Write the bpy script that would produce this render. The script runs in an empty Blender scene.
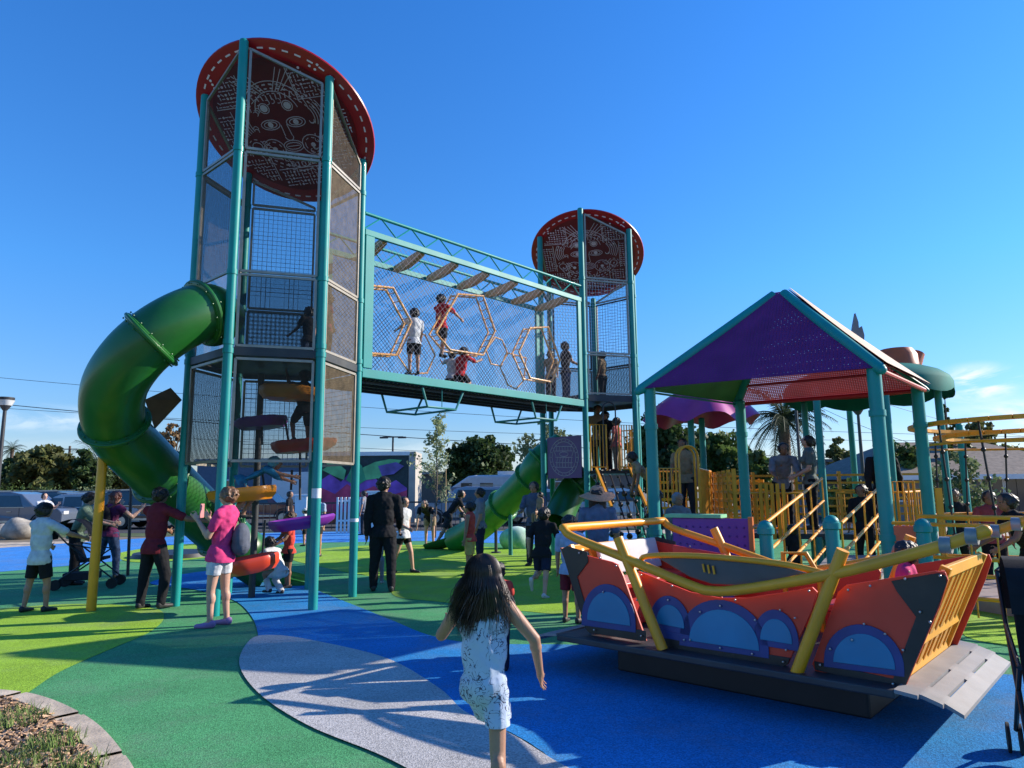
import bpy, bmesh, math, random
from math import sin, cos, pi, radians, atan2, sqrt
from mathutils import Vector, Matrix, noise
random.seed(7)
SC = bpy.context.scene
COL = bpy.data.collections.new('place')      # linked to the scene at the very end, so that building stays fast
V = Vector
# ------------------------------------------------------------ camera model
TH, FPX, ROLL, CH = radians(8.59), 703.4, radians(-.55), 1.55
def ray(px, py):
    X = px-512; Y = 384-py
    x = X*cos(ROLL)-Y*sin(ROLL); y = X*sin(ROLL)+Y*cos(ROLL)
    u = x/FPX; v = y/FPX
    return V((u, cos(TH)-v*sin(TH), sin(TH)+v*cos(TH)))
def at(px, py, Y):
    r = ray(px, py); t = Y/r.y
    return V((r.x*t, Y, CH+r.z*t))
def gz(px, py, z=0.):
    r = ray(px, py); t = (z-CH)/r.z
    return V((r.x*t, r.y*t, z))
# ------------------------------------------------------------ materials
MATS = {}
def mat(name, col, rough=.6, metal=0., spec=.5, var=.12, scale=6., bump=0., bscale=60., coat=0., alpha=None, sss=0., detail=4, col2=None, dirt=0.):
    if name in MATS: return MATS[name]
    m = bpy.data.materials.new(name); m.use_nodes = True; MATS[name] = m
    nt = m.node_tree; n = nt.nodes; l = nt.links
    b = n['Principled BSDF']; b.inputs['Roughness'].default_value = rough; b.inputs['Metallic'].default_value = metal
    b.inputs['Specular IOR Level'].default_value = spec; b.inputs['Coat Weight'].default_value = coat
    if sss: b.inputs['Subsurface Weight'].default_value = sss; b.inputs['Subsurface Scale'].default_value = .02
    tc = n.new('ShaderNodeTexCoord')
    no = n.new('ShaderNodeTexNoise'); no.inputs['Scale'].default_value = scale; no.inputs['Detail'].default_value = detail
    l.new(tc.outputs['Object'], no.inputs['Vector'])
    cr = n.new('ShaderNodeValToRGB'); e = cr.color_ramp.elements
    c2 = col2 if col2 else tuple(max(0, c*(1-var*1.6)) for c in col)
    e[0].position = .3; e[1].position = .7
    e[0].color = (*c2, 1); e[1].color = (*[min(1, c*(1+var)) for c in col], 1)
    l.new(no.outputs['Fac'], cr.inputs['Fac'])
    out = cr.outputs['Color']
    if dirt:
        n2 = n.new('ShaderNodeTexNoise'); n2.inputs['Scale'].default_value = scale*.35; n2.inputs['Detail'].default_value = 8; n2.inputs['Roughness'].default_value = .7
        l.new(tc.outputs['Object'], n2.inputs['Vector'])
        r2 = n.new('ShaderNodeValToRGB'); r2.color_ramp.elements[0].position = .5; r2.color_ramp.elements[1].position = .72
        r2.color_ramp.elements[0].color = (0, 0, 0, 1); r2.color_ramp.elements[1].color = (dirt, dirt, dirt, 1)
        l.new(n2.outputs['Fac'], r2.inputs['Fac'])
        mx = n.new('ShaderNodeMix'); mx.data_type = 'RGBA'
        l.new(r2.outputs['Color'], mx.inputs['Factor']); l.new(out, mx.inputs['A']); mx.inputs['B'].default_value = (.22, .19, .15, 1)
        out = mx.outputs['Result']
        rr = n.new('ShaderNodeMapRange'); rr.inputs['To Min'].default_value = rough*.8; rr.inputs['To Max'].default_value = min(1, rough*1.5)
        l.new(n2.outputs['Fac'], rr.inputs['Value']); l.new(rr.outputs['Result'], b.inputs['Roughness'])
    l.new(out, b.inputs['Base Color'])
    if bump:
        nb = n.new('ShaderNodeTexNoise'); nb.inputs['Scale'].default_value = bscale; nb.inputs['Detail'].default_value = 5
        l.new(tc.outputs['Object'], nb.inputs['Vector'])
        bp = n.new('ShaderNodeBump'); bp.inputs['Strength'].default_value = bump; bp.inputs['Distance'].default_value = .01
        l.new(nb.outputs['Fac'], bp.inputs['Height']); l.new(bp.outputs['Normal'], b.inputs['Normal'])
    if alpha is not None: b.inputs['Alpha'].default_value = alpha
    return m
def holes(m, spacing, fill, kind='grid', axes=('UV',)):
    """cut a regular pattern out of a material: grid = wires stay, dots = round holes go. Uses UV in metres."""
    nt = m.node_tree; n = nt.nodes; l = nt.links
    b = n['Principled BSDF']; out = n['Material Output']
    uv = n.new('ShaderNodeUVMap'); sp = n.new('ShaderNodeSeparateXYZ'); l.new(uv.outputs['UV'], sp.inputs['Vector'])
    def mth(op, a, bb=None):
        k = n.new('ShaderNodeMath'); k.operation = op
        for i, v in enumerate((a, bb)):
            if v is None: continue
            if isinstance(v, (int, float)): k.inputs[i].default_value = v
            else: l.new(v, k.inputs[i])
        return k.outputs[0]
    fx = mth('ABSOLUTE', mth('SUBTRACT', mth('FRACT', mth('MULTIPLY', sp.outputs['X'], 1/spacing)), .5))
    fy = mth('ABSOLUTE', mth('SUBTRACT', mth('FRACT', mth('MULTIPLY', sp.outputs['Y'], 1/spacing)), .5))
    if kind == 'grid':
        keep = mth('GREATER_THAN', mth('MAXIMUM', fx, fy), .5-fill*.5)
    else:
        d = mth('SQRT', mth('ADD', mth('POWER', fx, 2.), mth('POWER', fy, 2.)))
        keep = mth('GREATER_THAN', d, fill)
    tr = n.new('ShaderNodeBsdfTransparent'); mx = n.new('ShaderNodeMixShader')
    l.new(keep, mx.inputs[0]); l.new(tr.outputs[0], mx.inputs[1]); l.new(b.outputs[0], mx.inputs[2]); l.new(mx.outputs[0], out.inputs['Surface'])
    return m
TEAL = mat('teal_powdercoat', (.004, .26, .245), .42, coat=.05, spec=.35, var=.06, scale=3, bump=.03, bscale=200, dirt=.12)
TEALD = mat('teal_plastic', (.008, .20, .19), .4, var=.1, scale=2, dirt=.15)
YEL = mat('yellow_powdercoat', (.84, .34, .012), .36, coat=.1, spec=.4, var=.08, scale=4, dirt=.1)
YELP = mat('yellow_plastic', (.78, .34, .012), .4, var=.08, scale=3, dirt=.1)
GRN = mat('green_plastic', (.012, .115, .016), .34, coat=.15, var=.12, scale=2.5, dirt=.08)
GRNL = mat('green_plastic_light', (.04, .25, .05), .35, var=.1, scale=2.5)
RED = mat('red_sheet_plastic', (.40, .008, .02), .35, var=.1, scale=2)
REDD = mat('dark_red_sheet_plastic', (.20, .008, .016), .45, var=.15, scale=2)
REDP = mat('red_scoop_plastic', (.62, .055, .02), .35, var=.08, scale=3)
ORG = mat('orange_scoop_plastic', (.75, .27, .015), .35, var=.08, scale=3)
PUR = mat('purple_plastic', (.17, .02, .27), .35, var=.1, scale=3, dirt=.06)
PURD = mat('dark_purple_board', (.075, .018, .13), .4, var=.1, scale=4)
BLK = mat('black_rubber_coat', (.012, .012, .014), .5, var=.2)
DGY = mat('dark_grey_plastic', (.03, .032, .036), .45, var=.15, scale=5, dirt=.1)
GAL = mat('galvanised_steel', (.30, .28, .26), .5, metal=.4, var=.15, scale=12)
FRM = mat('panel_frame', (.33, .29, .24), .45, metal=.4, var=.1, scale=9)
BRN = mat('brown_sheet', (.22, .11, .05), .5, var=.1)
WHT = mat('white_sheet', (.75, .75, .76), .4, var=.05)
SLOTSKY = mat('slot_sky_paint', (.92, .76, .98), .7, var=.03)  # pale colour painted for sky light through cut-outs; the discs stay solid
NETD = holes(mat('dark_woven_mesh', (.055, .042, .030), .7, var=.25, scale=9, spec=.15), .012, .31)
NETS = holes(mat('sunlit_woven_mesh', (.095, .07, .042), .7, var=.25, scale=9, spec=.15), .012, .50)  # dark mesh copy for the sun-facing side, sunlight put into its brown
NETG = holes(mat('dense_guard_mesh', (.022, .019, .017), .6, var=.3, scale=5, spec=.2), .012, .50)
NETT = holes(mat('thin_woven_mesh', (.035, .028, .022), .7, var=.2, scale=9, spec=.15), .012, .14)
NETB = holes(mat('light_cord_grid', (.30, .36, .45), .6, var=.1), .075, .09)
# ------------------------------------------------------------ mesh builder
ORIG = {}
class MB:
    def __init__(s): s.v = []; s.f = []; s.uv = []
    def add(s, vs, fs):
        o = len(s.v); s.v += [tuple(p) for p in vs]; s.f += [tuple(i+o for i in f) for f in fs]; return s
    def box(s, c, size, rot=0., M=None):
        sx, sy, sz = [q/2 for q in size]; c = V(c)
        R = M if M else Matrix.Rotation(rot, 3, 'Z')
        vs = [c + R @ V((x*sx, y*sy, z*sz)) for z in (-1, 1) for x, y in ((-1, -1), (1, -1), (1, 1), (-1, 1))]
        return s.add(vs, [(3, 2, 1, 0), (4, 5, 6, 7), (0, 1, 5, 4), (1, 2, 6, 5), (2, 3, 7, 6), (3, 0, 4, 7)])
    def bar(s, p, q, w, h, up=(0, 0, 1)):
        """rectangular bar from p to q, w wide, h along up"""
        p = V(p); q = V(q); d = (q-p); L = d.length
        if L < 1e-6: return s
        d /= L; u = V(up); sd = d.cross(u)
        if sd.length < 1e-4: sd = d.cross(V((1, 0, 0)))
        sd.normalize(); u = sd.cross(d).normalized()
        M = Matrix((sd, d, u)).transposed()
        return s.box((p+q)/2, (w, L, h), M=M)
    def tube(s, pts, r, n=10, cap=True, closed=False):
        pts = [V(p) for p in pts]; N = len(pts)
        rs = r if isinstance(r, (list, tuple)) else [r]*N
        tan = []
        for i in range(N):
            a = pts[(i-1) % N] if (i > 0 or closed) else pts[0]; b = pts[(i+1) % N] if (i < N-1 or closed) else pts[-1]
            t = (b-a)
            tan.append(t.normalized() if t.length > 1e-9 else V((0, 0, 1)))
        ref = V((0, 0, 1)) if abs(tan[0].z) < .9 else V((1, 0, 0))
        nx = tan[0].cross(ref).normalized(); vs = []
        for i in range(N):
            if i:
                nx = (nx - tan[i]*nx.dot(tan[i]))
                nx = nx.normalized() if nx.length > 1e-6 else tan[i].orthogonal().normalized()
            ny = tan[i].cross(nx)
            for k in range(n):
                a = 2*pi*k/n; vs.append(pts[i] + (nx*cos(a)+ny*sin(a))*rs[i])
        fs = []
        for i in range(N if closed else N-1):
            j = (i+1) % N
            for k in range(n):
                k2 = (k+1) % n; fs.append((i*n+k, i*n+k2, j*n+k2, j*n+k))
        if cap and not closed: fs += [tuple(range(n))[::-1], tuple((N-1)*n+k for k in range(n))]
        return s.add(vs, fs)
    def ring(s, c, axis, R, r, n=24, m=8):
        c = V(c); ax = V(axis).normalized(); u = ax.orthogonal().normalized(); w = ax.cross(u)
        return s.tube([c+(u*cos(2*pi*i/n)+w*sin(2*pi*i/n))*R for i in range(n)], r, m, closed=True)
    def sphere(s, c, r, n=12, m=8, M=None):
        c = V(c); rx, ry, rz = r if isinstance(r, (tuple, list)) else (r, r, r)
        M = M or Matrix.Identity(3); vs = [c+M@V((0, 0, -rz))]
        for j in range(1, m):
            t = -pi/2+pi*j/m
            for i in range(n):
                a = 2*pi*i/n; vs.append(c+M@V((rx*cos(t)*cos(a), ry*cos(t)*sin(a), rz*sin(t))))
        vs.append(c+M@V((0, 0, rz))); fs = []
        for i in range(n):
            fs.append((0, 1+(i+1) % n, 1+i))
            for j in range(m-2): fs.append((1+j*n+i, 1+j*n+(i+1) % n, 1+(j+1)*n+(i+1) % n, 1+(j+1)*n+i))
            fs.append((1+(m-2)*n+i, 1+(m-2)*n+(i+1) % n, len(vs)-1))
        return s.add(vs, fs)
    def prism(s, poly, d):
        """poly: list of 3D points (planar); extruded by vector d"""
        d = V(d); n = len(poly); P = [V(p) for p in poly]
        return s.add(P+[p+d for p in P], [tuple(range(n))[::-1], tuple(range(n, 2*n))]+[(i, (i+1) % n, n+(i+1) % n, n+i) for i in range(n)])
    def build(s, name, material, parent=None, smooth=False, bevel=0., local=False, uvf=None):
        o0 = ORIG.get(parent, V((0, 0, 0))) if not local else V((0, 0, 0))
        me = bpy.data.meshes.new(name); me.from_pydata([tuple(V(p)-o0) for p in s.v], [], s.f)
        me.materials.append(material)
        bm = bmesh.new(); bm.from_mesh(me); bmesh.ops.recalc_face_normals(bm, faces=bm.faces); bm.to_mesh(me); bm.free()
        if uvf:
            ul = me.uv_layers.new(name='UVMap')
            for lp in me.loops:
                ul.data[lp.index].uv = uvf(me.vertices[lp.vertex_index].co+o0)
        if smooth:
            for p in me.polygons: p.use_smooth = True
        o = bpy.data.objects.new(name, me); COL.objects.link(o)
        if smooth and smooth != 'all':
            try: me.set_sharp_from_angle(angle=radians(40))
            except Exception: pass
        if bevel:
            md = o.modifiers.new('bevel', 'BEVEL'); md.width = bevel; md.segments = 2; md.limit_method = 'ANGLE'
        if parent: o.parent = parent; ORIG[o] = ORIG.get(parent, V((0, 0, 0)))
        return o
def thing(name, label, cat, loc=(0, 0, 0), rz=0., group=None):
    if not 4 <= len(label.split()) <= 16: print('LABEL', len(label.split()), label)
    o = bpy.data.objects.new(name, None); COL.objects.link(o); o.empty_display_size = .2
    o.location = loc; o.rotation_euler = (0, 0, rz); o['label'] = label; o['category'] = cat
    if group: o['group'] = group
    ORIG[o] = V(loc); return o
def tag(o, label, cat, group=None, kind=None):
    if not 4 <= len(label.split()) <= 16: print('LABEL', len(label.split()), label)
    o['label'] = label; o['category'] = cat
    if group: o['group'] = group
    if kind: o['kind'] = kind
    return o
def planar_uv(p0, ux, uy):
    p0 = V(p0); ux = V(ux).normalized(); uy = V(uy).normalized()
    return lambda p: ((V(p)-p0).dot(ux), (V(p)-p0).dot(uy))
def lerp(a, b, t): return V(a)*(1-t)+V(b)*t
def smooth_path(pts, k=6):
    pts = [V(p) for p in pts]; P = [pts[0]*2-pts[1]]+pts+[pts[-1]*2-pts[-2]]; out = []
    for i in range(1, len(P)-2):
        for j in range(k):
            t = j/k; a, b, c, d = P[i-1:i+3]
            out.append(.5*((2*b)+(c-a)*t+(2*a-5*b+4*c-d)*t*t+(3*b-a-3*c+d)*t**3))
    out.append(pts[-1]); return out
# ------------------------------------------------------------ world, sun, camera
SUN_EL, SUN_AZ = radians(25.3), radians(15)     # azimuth from +X towards +Y
w = bpy.data.worlds.new('World'); SC.world = w; w.use_nodes = True
nt = w.node_tree; N = nt.nodes; Lk = nt.links
bg = N['Background']; bg.inputs['Strength'].default_value = .09
sky = N.new('ShaderNodeTexSky'); sky.sky_type = 'NISHITA'; sky.sun_disc = False
sky.sun_elevation = SUN_EL; sky.sun_rotation = pi/2-SUN_AZ; sky.altitude = 50; sky.air_density = 1.; sky.dust_density = .25; sky.ozone_density = 3.
hs = N.new('ShaderNodeHueSaturation'); hs.inputs['Saturation'].default_value = 1.0; hs.inputs['Value'].default_value = 1.0
Lk.new(sky.outputs[0], hs.inputs['Color'])
tc = N.new('ShaderNodeTexCoord')
def cloud(direction, size, amount, sc):
    """wispy cloud bank round one direction of the sky"""
    d = V(direction).normalized(); mp = N.new('ShaderNodeMapping'); mp.inputs['Scale'].default_value = (sc, sc, sc*4.5)
    Lk.new(tc.outputs['Generated'], mp.inputs['Vector'])
    no = N.new('ShaderNodeTexNoise'); no.inputs['Scale'].default_value = 1; no.inputs['Detail'].default_value = 7; no.inputs['Roughness'].default_value = .62; no.inputs['Distortion'].default_value = .6
    Lk.new(mp.outputs[0], no.inputs['Vector'])
    sub = N.new('ShaderNodeVectorMath'); sub.operation = 'SUBTRACT'; Lk.new(tc.outputs['Generated'], sub.inputs[0]); sub.inputs[1].default_value = d
    mul = N.new('ShaderNodeVectorMath'); mul.operation = 'MULTIPLY'; Lk.new(sub.outputs[0], mul.inputs[0]); mul.inputs[1].default_value = (1/size[0], 1/size[0], 1/size[1])
    ln = N.new('ShaderNodeVectorMath'); ln.operation = 'LENGTH'; Lk.new(mul.outputs[0], ln.inputs[0])
    fall = N.new('ShaderNodeMapRange'); fall.interpolation_type = 'SMOOTHSTEP'; fall.inputs['From Min'].default_value = 1.; fall.inputs['From Max'].default_value = .1
    Lk.new(ln.outputs['Value'], fall.inputs['Value'])
    th = N.new('ShaderNodeMapRange'); th.interpolation_type = 'SMOOTHSTEP'; th.inputs['From Min'].default_value = .42; th.inputs['From Max'].default_value = .68; th.inputs['To Max'].default_value = amount
    Lk.new(no.outputs['Fac'], th.inputs['Value'])
    m = N.new('ShaderNodeMath'); m.operation = 'MULTIPLY'; Lk.new(fall.outputs[0], m.inputs[0]); Lk.new(th.outputs[0], m.inputs[1])
    return m.outputs[0]
sz = N.new('ShaderNodeSeparateXYZ'); Lk.new(tc.outputs['Generated'], sz.inputs[0])
gr_ = N.new('ShaderNodeValToRGB'); ge = gr_.color_ramp.elements; ge[0].position = 0.; ge[0].color = (.86, .83, .98, 1); ge[1].position = .75; ge[1].color = (.30, 1.06, 1.95, 1)
for p_, c_ in ((.10, (.64, .88, 1.20, 1)), (.28, (.46, 1.06, 1.62, 1))): q_ = ge.new(p_); q_.color = c_
Lk.new(sz.outputs['Z'], gr_.inputs['Fac'])
mg = N.new('ShaderNodeMix'); mg.data_type = 'RGBA'; mg.blend_type = 'MULTIPLY'; mg.inputs['Factor'].default_value = 1.; mg.clamp_result = False
Lk.new(hs.outputs['Color'], mg.inputs['A']); Lk.new(gr_.outputs['Color'], mg.inputs['B']); cur = mg.outputs['Result']
for d, s, a, sc in ((ray(975, 384), (.06, .03), 1.6, 9), (ray(1030, 418), (.11, .035), 1.5, 6), (ray(30, 418), (.16, .022), .7, 6), (ray(600, 452), (.9, .035), .35, 5), (ray(300, 455), (.6, .03), .3, 5)):
    c = cloud(d, s, a, sc)
    mx = N.new('ShaderNodeMix'); mx.data_type = 'RGBA'; mx.clamp_factor = True
    Lk.new(c, mx.inputs['Factor']); Lk.new(cur, mx.inputs['A']); mx.inputs['B'].default_value = (6.6, 7.4, 8.0, 1); cur = mx.outputs['Result']
Lk.new(cur, bg.inputs['Color'])
sl = bpy.data.lights.new('sun', 'SUN'); sl.energy = 4.8; sl.angle = radians(.53); sl.color = (1, .91, .78)
so = bpy.data.objects.new('sun', sl); COL.objects.link(so)
sd = V((cos(SUN_AZ)*cos(SUN_EL), sin(SUN_AZ)*cos(SUN_EL), sin(SUN_EL)))
so.rotation_euler = sd.to_track_quat('Z', 'Y').to_euler(); so.location = (8, -6, 14)
cd = bpy.data.cameras.new('camera'); cam = bpy.data.objects.new('camera', cd); COL.objects.link(cam)
cd.sensor_width = 36; cd.lens = FPX*36/1024; cd.clip_start = .05; cd.clip_end = 3000
f = V((0, cos(TH), sin(TH))); up0 = V((0, -sin(TH), cos(TH))); r0 = V((1, 0, 0))
cr_ = r0*cos(ROLL)+up0*sin(ROLL); cu_ = up0*cos(ROLL)-r0*sin(ROLL)
Mx = Matrix((cr_, cu_, -f)).transposed().to_4x4(); Mx.translation = V((0, 0, CH)); cam.matrix_world = Mx
SC.camera = cam
SC.view_settings.view_transform = 'Standard'; SC.view_settings.look = 'None'; SC.view_settings.exposure = .7; SC.view_settings.gamma = 1
try: SC.cycles.max_bounces = 8; SC.cycles.transparent_max_bounces = 24; SC.cycles.caustics_reflective = False; SC.cycles.caustics_refractive = False
except Exception: pass
# ============================================================ ground
def rubber(name, col, col2=None):
    m = mat(name, col, .9, spec=.15, var=.10, scale=1.3, detail=8, col2=col2)
    nt = m.node_tree; n = nt.nodes; l = nt.links; b = n['Principled BSDF']
    src = b.inputs['Base Color'].links[0].from_socket
    tc = n.new('ShaderNodeTexCoord'); vo = n.new('ShaderNodeTexVoronoi'); vo.inputs['Scale'].default_value = 120; l.new(tc.outputs['Object'], vo.inputs['Vector'])
    hsn = n.new('ShaderNodeHueSaturation'); l.new(src, hsn.inputs['Color'])
    sp = n.new('ShaderNodeSeparateColor'); l.new(vo.outputs['Color'], sp.inputs[0])
    mr = n.new('ShaderNodeMapRange'); mr.inputs['To Min'].default_value = .64; mr.inputs['To Max'].default_value = 1.36; l.new(sp.outputs[0], mr.inputs['Value']); l.new(mr.outputs[0], hsn.inputs['Value'])
    st = n.new('ShaderNodeTexNoise'); st.inputs['Scale'].default_value = .9; st.inputs['Detail'].default_value = 9; st.inputs['Roughness'].default_value = .72; l.new(tc.outputs['Object'], st.inputs['Vector'])
    sr = n.new('ShaderNodeMapRange'); sr.inputs['From Min'].default_value = .48; sr.inputs['From Max'].default_value = .75; sr.inputs['To Max'].default_value = .42; l.new(st.outputs['Fac'], sr.inputs['Value'])
    mx = n.new('ShaderNodeMix'); mx.data_type = 'RGBA'; l.new(sr.outputs[0], mx.inputs['Factor']); l.new(hsn.outputs[0], mx.inputs['A']); mx.inputs['B'].default_value = (.22, .22, .20, 1)
    l.new(mx.outputs['Result'], b.inputs['Base Color'])
    bp = n.new('ShaderNodeBump'); bp.inputs['Strength'].default_value = .5; bp.inputs['Distance'].default_value = .004; l.new(vo.outputs['Distance'], bp.inputs['Height']); l.new(bp.outputs[0], b.inputs['Normal'])
    return m
RG = rubber('green_rubber', (.075, .285, .115)); RL = rubber('lime_rubber', (.27, .45, .04)); RB = rubber('blue_rubber', (.022, .205, .48))
RS = rubber('grey_rubber', (.45, .43, .41)); RB2 = rubber('light_blue_rubber', (.05, .24, .60))
CON = mat('concrete', (.56, .45, .33), .85, var=.2, scale=5, bump=.5, bscale=40, dirt=.55)
ASP = mat('asphalt', (.055, .055, .058), .85, var=.2, scale=2, bump=.4, bscale=90)
SOIL = mat('dry_ground', (.20, .155, .10), .9, var=.25, scale=.6, bump=.5, bscale=15, dirt=.2)
LAWN = mat('lawn', (.09, .12, .035), .9, var=.3, scale=3, bump=.6, bscale=50)
def sheet(name, pts, z, m, kind='structure'):
    bm = bmesh.new(); vs = [bm.verts.new((p[0], p[1], z)) for p in pts]; bm.faces.new(vs)
    bmesh.ops.triangulate(bm, faces=bm.faces); bmesh.ops.recalc_face_normals(bm, faces=bm.faces)
    me = bpy.data.meshes.new(name); bm.to_mesh(me); bm.free()
    if me.polygons and me.polygons[0].normal.z < 0: me.flip_normals()
    me.materials.append(m); o = bpy.data.objects.new(name, me); COL.objects.link(o); o['kind'] = kind; return o
def curve2(pts, k=8, closed=True):
    P = [V((p[0], p[1], 0)) for p in pts]; n = len(P); out = []
    for i in range(n):
        a, b, c, d = P[(i-1) % n], P[i], P[(i+1) % n], P[(i+2) % n]
        for j in range(k):
            t = j/k; out.append(.5*((2*b)+(c-a)*t+(2*a-5*b+4*c-d)*t*t+(3*b-a-3*c+d)*t**3))
    return out
sheet('ground', [(-900, -60), (900, -60), (900, 1500), (-900, 1500)], -.03, SOIL)
sheet('parking_lot', [(-80, 29), (60, 29), (60, 47), (-80, 47)], -.014, ASP)
sheet('lawn', [(-60, 25.2), (5, 27.4), (5, 29), (-60, 29)], -.020, LAWN)
sheet('path', [(-40, 19), (-14, 24.5), (-6, 26.5), (4, 27.5), (16, 27.5), (30, 24), (30, 16), (-40, 16)], -.010, CON)
G = lambda l: [gz(x, y) for x, y in l]
rub = [(-14, -4)]+[tuple(gz(0, 548)[:2])]+[tuple(p[:2]) for p in G([(100, 541), (200, 535), (300, 532), (420, 531), (560, 531), (640, 533)])]+[(12, 22), (18, 17), (16, 4), (9, -4)]
rub[0] = (-16, 4); rub = [(-16, -4), (-16, 12)]+rub[1:]
sheet('rubber_surface_green', rub, 0., RG)
sheet('rubber_surface_blue_band', [p for p in G([(-60, 553), (0, 548), (100, 541), (200, 535), (300, 532), (420, 531), (560, 531), (640, 533), (640, 543), (560, 545), (420, 541), (300, 543), (200, 551), (100, 563), (0, 572), (-60, 578)])], .004, RB2)
sheet('rubber_surface_lime_back', curve2(G([(120, 553), (175, 545), (225, 545), (215, 556), (160, 562), (125, 561)])), .008, RL)
sheet('rubber_surface_lime_middle', curve2(G([(290, 557), (340, 547), (430, 545), (520, 549), (620, 556), (640, 585), (590, 612), (520, 611), (440, 602), (395, 596), (385, 580), (330, 569)])), .004, RL)
sheet('rubber_surface_lime_left', curve2(G([(-120, 622), (0, 609), (80, 604), (150, 608), (164, 617), (150, 632), (109, 650), (60, 672), (22, 697), (-20, 720), (-120, 730)])), .004, RL)
blue = [(150, 583), (200, 572), (250, 571), (287, 578), (320, 592), (350, 604), (390, 620), (430, 636), (480, 644), (590, 646), (760, 655), (900, 664), (1000, 675), (1100, 680), (1250, 740), (1250, 900), (1150, 1150), (700, 1000), (560, 768), (465, 715), (383, 700), (300, 680), (256, 660), (258, 635), (250, 615), (232, 600), (195, 590)]
bp = G(blue)
sheet('rubber_surface_blue', curve2(bp, 6), .008, RB)
gray = [(251, 640), (239, 663), (257, 693), (306, 726), (383, 758), (450, 795), (560, 860), (680, 900), (720, 860), (640, 800), (565, 768), (514, 737), (465, 713), (437, 688), (383, 658), (306, 640), (270, 636)]
sheet('rubber_surface_grey', curve2(G(gray), 6), .012, RS)
sheet('rubber_surface_lime_right', curve2(G([(960, 608), (1050, 622), (1150, 640), (1100, 655), (1000, 645), (960, 632)])), .004, RL)
sheet('rubber_surface_light_right', curve2([(5.5, 13), (9, 12.3), (9.5, 15.5), (6, 16)]), .004, rubber('mint_rubber', (.16, .40, .18)))
# planting bed with kerb, near left
ko = curve2(G([(-90, 693), (0, 696), (45, 704), (88, 725), (118, 755), (140, 800), (120, 900), (-80, 1100), (-500, 1100), (-420, 720)]), 8)
cen = V((0, 0, 0))
for p in ko: cen += p
cen /= len(ko)
kin = []
for i, p in enumerate(ko):
    t = (ko[(i+1) % len(ko)]-ko[i-1]).normalized(); nrm = V((-t.y, t.x, 0))
    if nrm.dot(cen-p) < 0: nrm = -nrm
    kin.append(p+nrm*.15)
kb = MB(); n = len(ko)
for i in range(n):
    j = (i+1) % n; a, b, c, d = ko[i], ko[j], kin[j], kin[i]
    u = V((0, 0, .05 if i % 11 else .035)); z0 = V((0, 0, -.02))
    kb.add([a+z0, b+z0, c+z0, d+z0, a+u, b+u, c+u, d+u], [(4, 5, 6, 7), (0, 1, 5, 4), (2, 3, 7, 6)])
o = kb.build('kerb', CON); o['kind'] = 'structure'
sheet('planting_bed', kin, .03, mat('mulch_soil', (.085, .05, .03), .95, var=.4, scale=20, bump=1., bscale=60))
# wood chips and grass tufts
bedp = [p for p in kin]
def inside(x, y, poly):
    c = False; j = len(poly)-1
    for i in range(len(poly)):
        if ((poly[i].y > y) != (poly[j].y > y)) and (x < (poly[j].x-poly[i].x)*(y-poly[i].y)/(poly[j].y-poly[i].y)+poly[i].x): c = not c
        j = i
    return c
ch = MB(); rnd = random.Random(3); k = 0
while k < 11000:
    x = rnd.uniform(-6, -1.5); y = rnd.uniform(3., 6.4)
    if not inside(x, y, bedp): continue
    k += 1; L = rnd.uniform(.015, .065); a = rnd.uniform(0, pi); R = Matrix.Rotation(a, 3, 'Z') @ Matrix.Rotation(rnd.uniform(-.6, .6), 3, 'X') @ Matrix.Rotation(rnd.uniform(-.5, .5), 3, 'Y')
    ch.box((x, y, .035+rnd.random()*.025), (L, L*.35, .006), M=R)
CHIP = mat('wood_chips', (.46, .29, .17), .85, var=.55, scale=25)
ch.build('wood_chips', CHIP)['kind'] = 'stuff'
gr = MB()
for cx, cy, rr, cnt in [(p.x, p.y, r, c) for p, r, c in [(gz(12, 728), .22, 420), (gz(55, 752), .16, 260), (gz(28, 768), .2, 320), (gz(80, 775), .15, 200), (gz(5, 800), .3, 300), (gz(-40, 740), .3, 300)]]:
    for i in range(cnt):
        a = rnd.uniform(0, 2*pi); r = rr*sqrt(rnd.random()); x = cx+r*cos(a); y = cy+r*sin(a)
        h = rnd.uniform(.03, .11); dx = rnd.uniform(-.05, .05); dy = rnd.uniform(-.05, .05); ww = .003
        t = rnd.uniform(0, pi); wx, wy = ww*cos(t), ww*sin(t)
        gr.add([(x-wx, y-wy, .03), (x+wx, y+wy, .03), (x+dx*.4+wx*.7, y+dy*.4+wy*.7, .03+h*.6), (x+dx*.4-wx*.7, y+dy*.4-wy*.7, .03+h*.6), (x+dx, y+dy, .03+h)], [(0, 1, 2, 3), (3, 2, 4)])
gr.build('grass_tufts', mat('grass_blades', (.13, .20, .04), .7, var=.4, scale=8))['kind'] = 'stuff'

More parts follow.
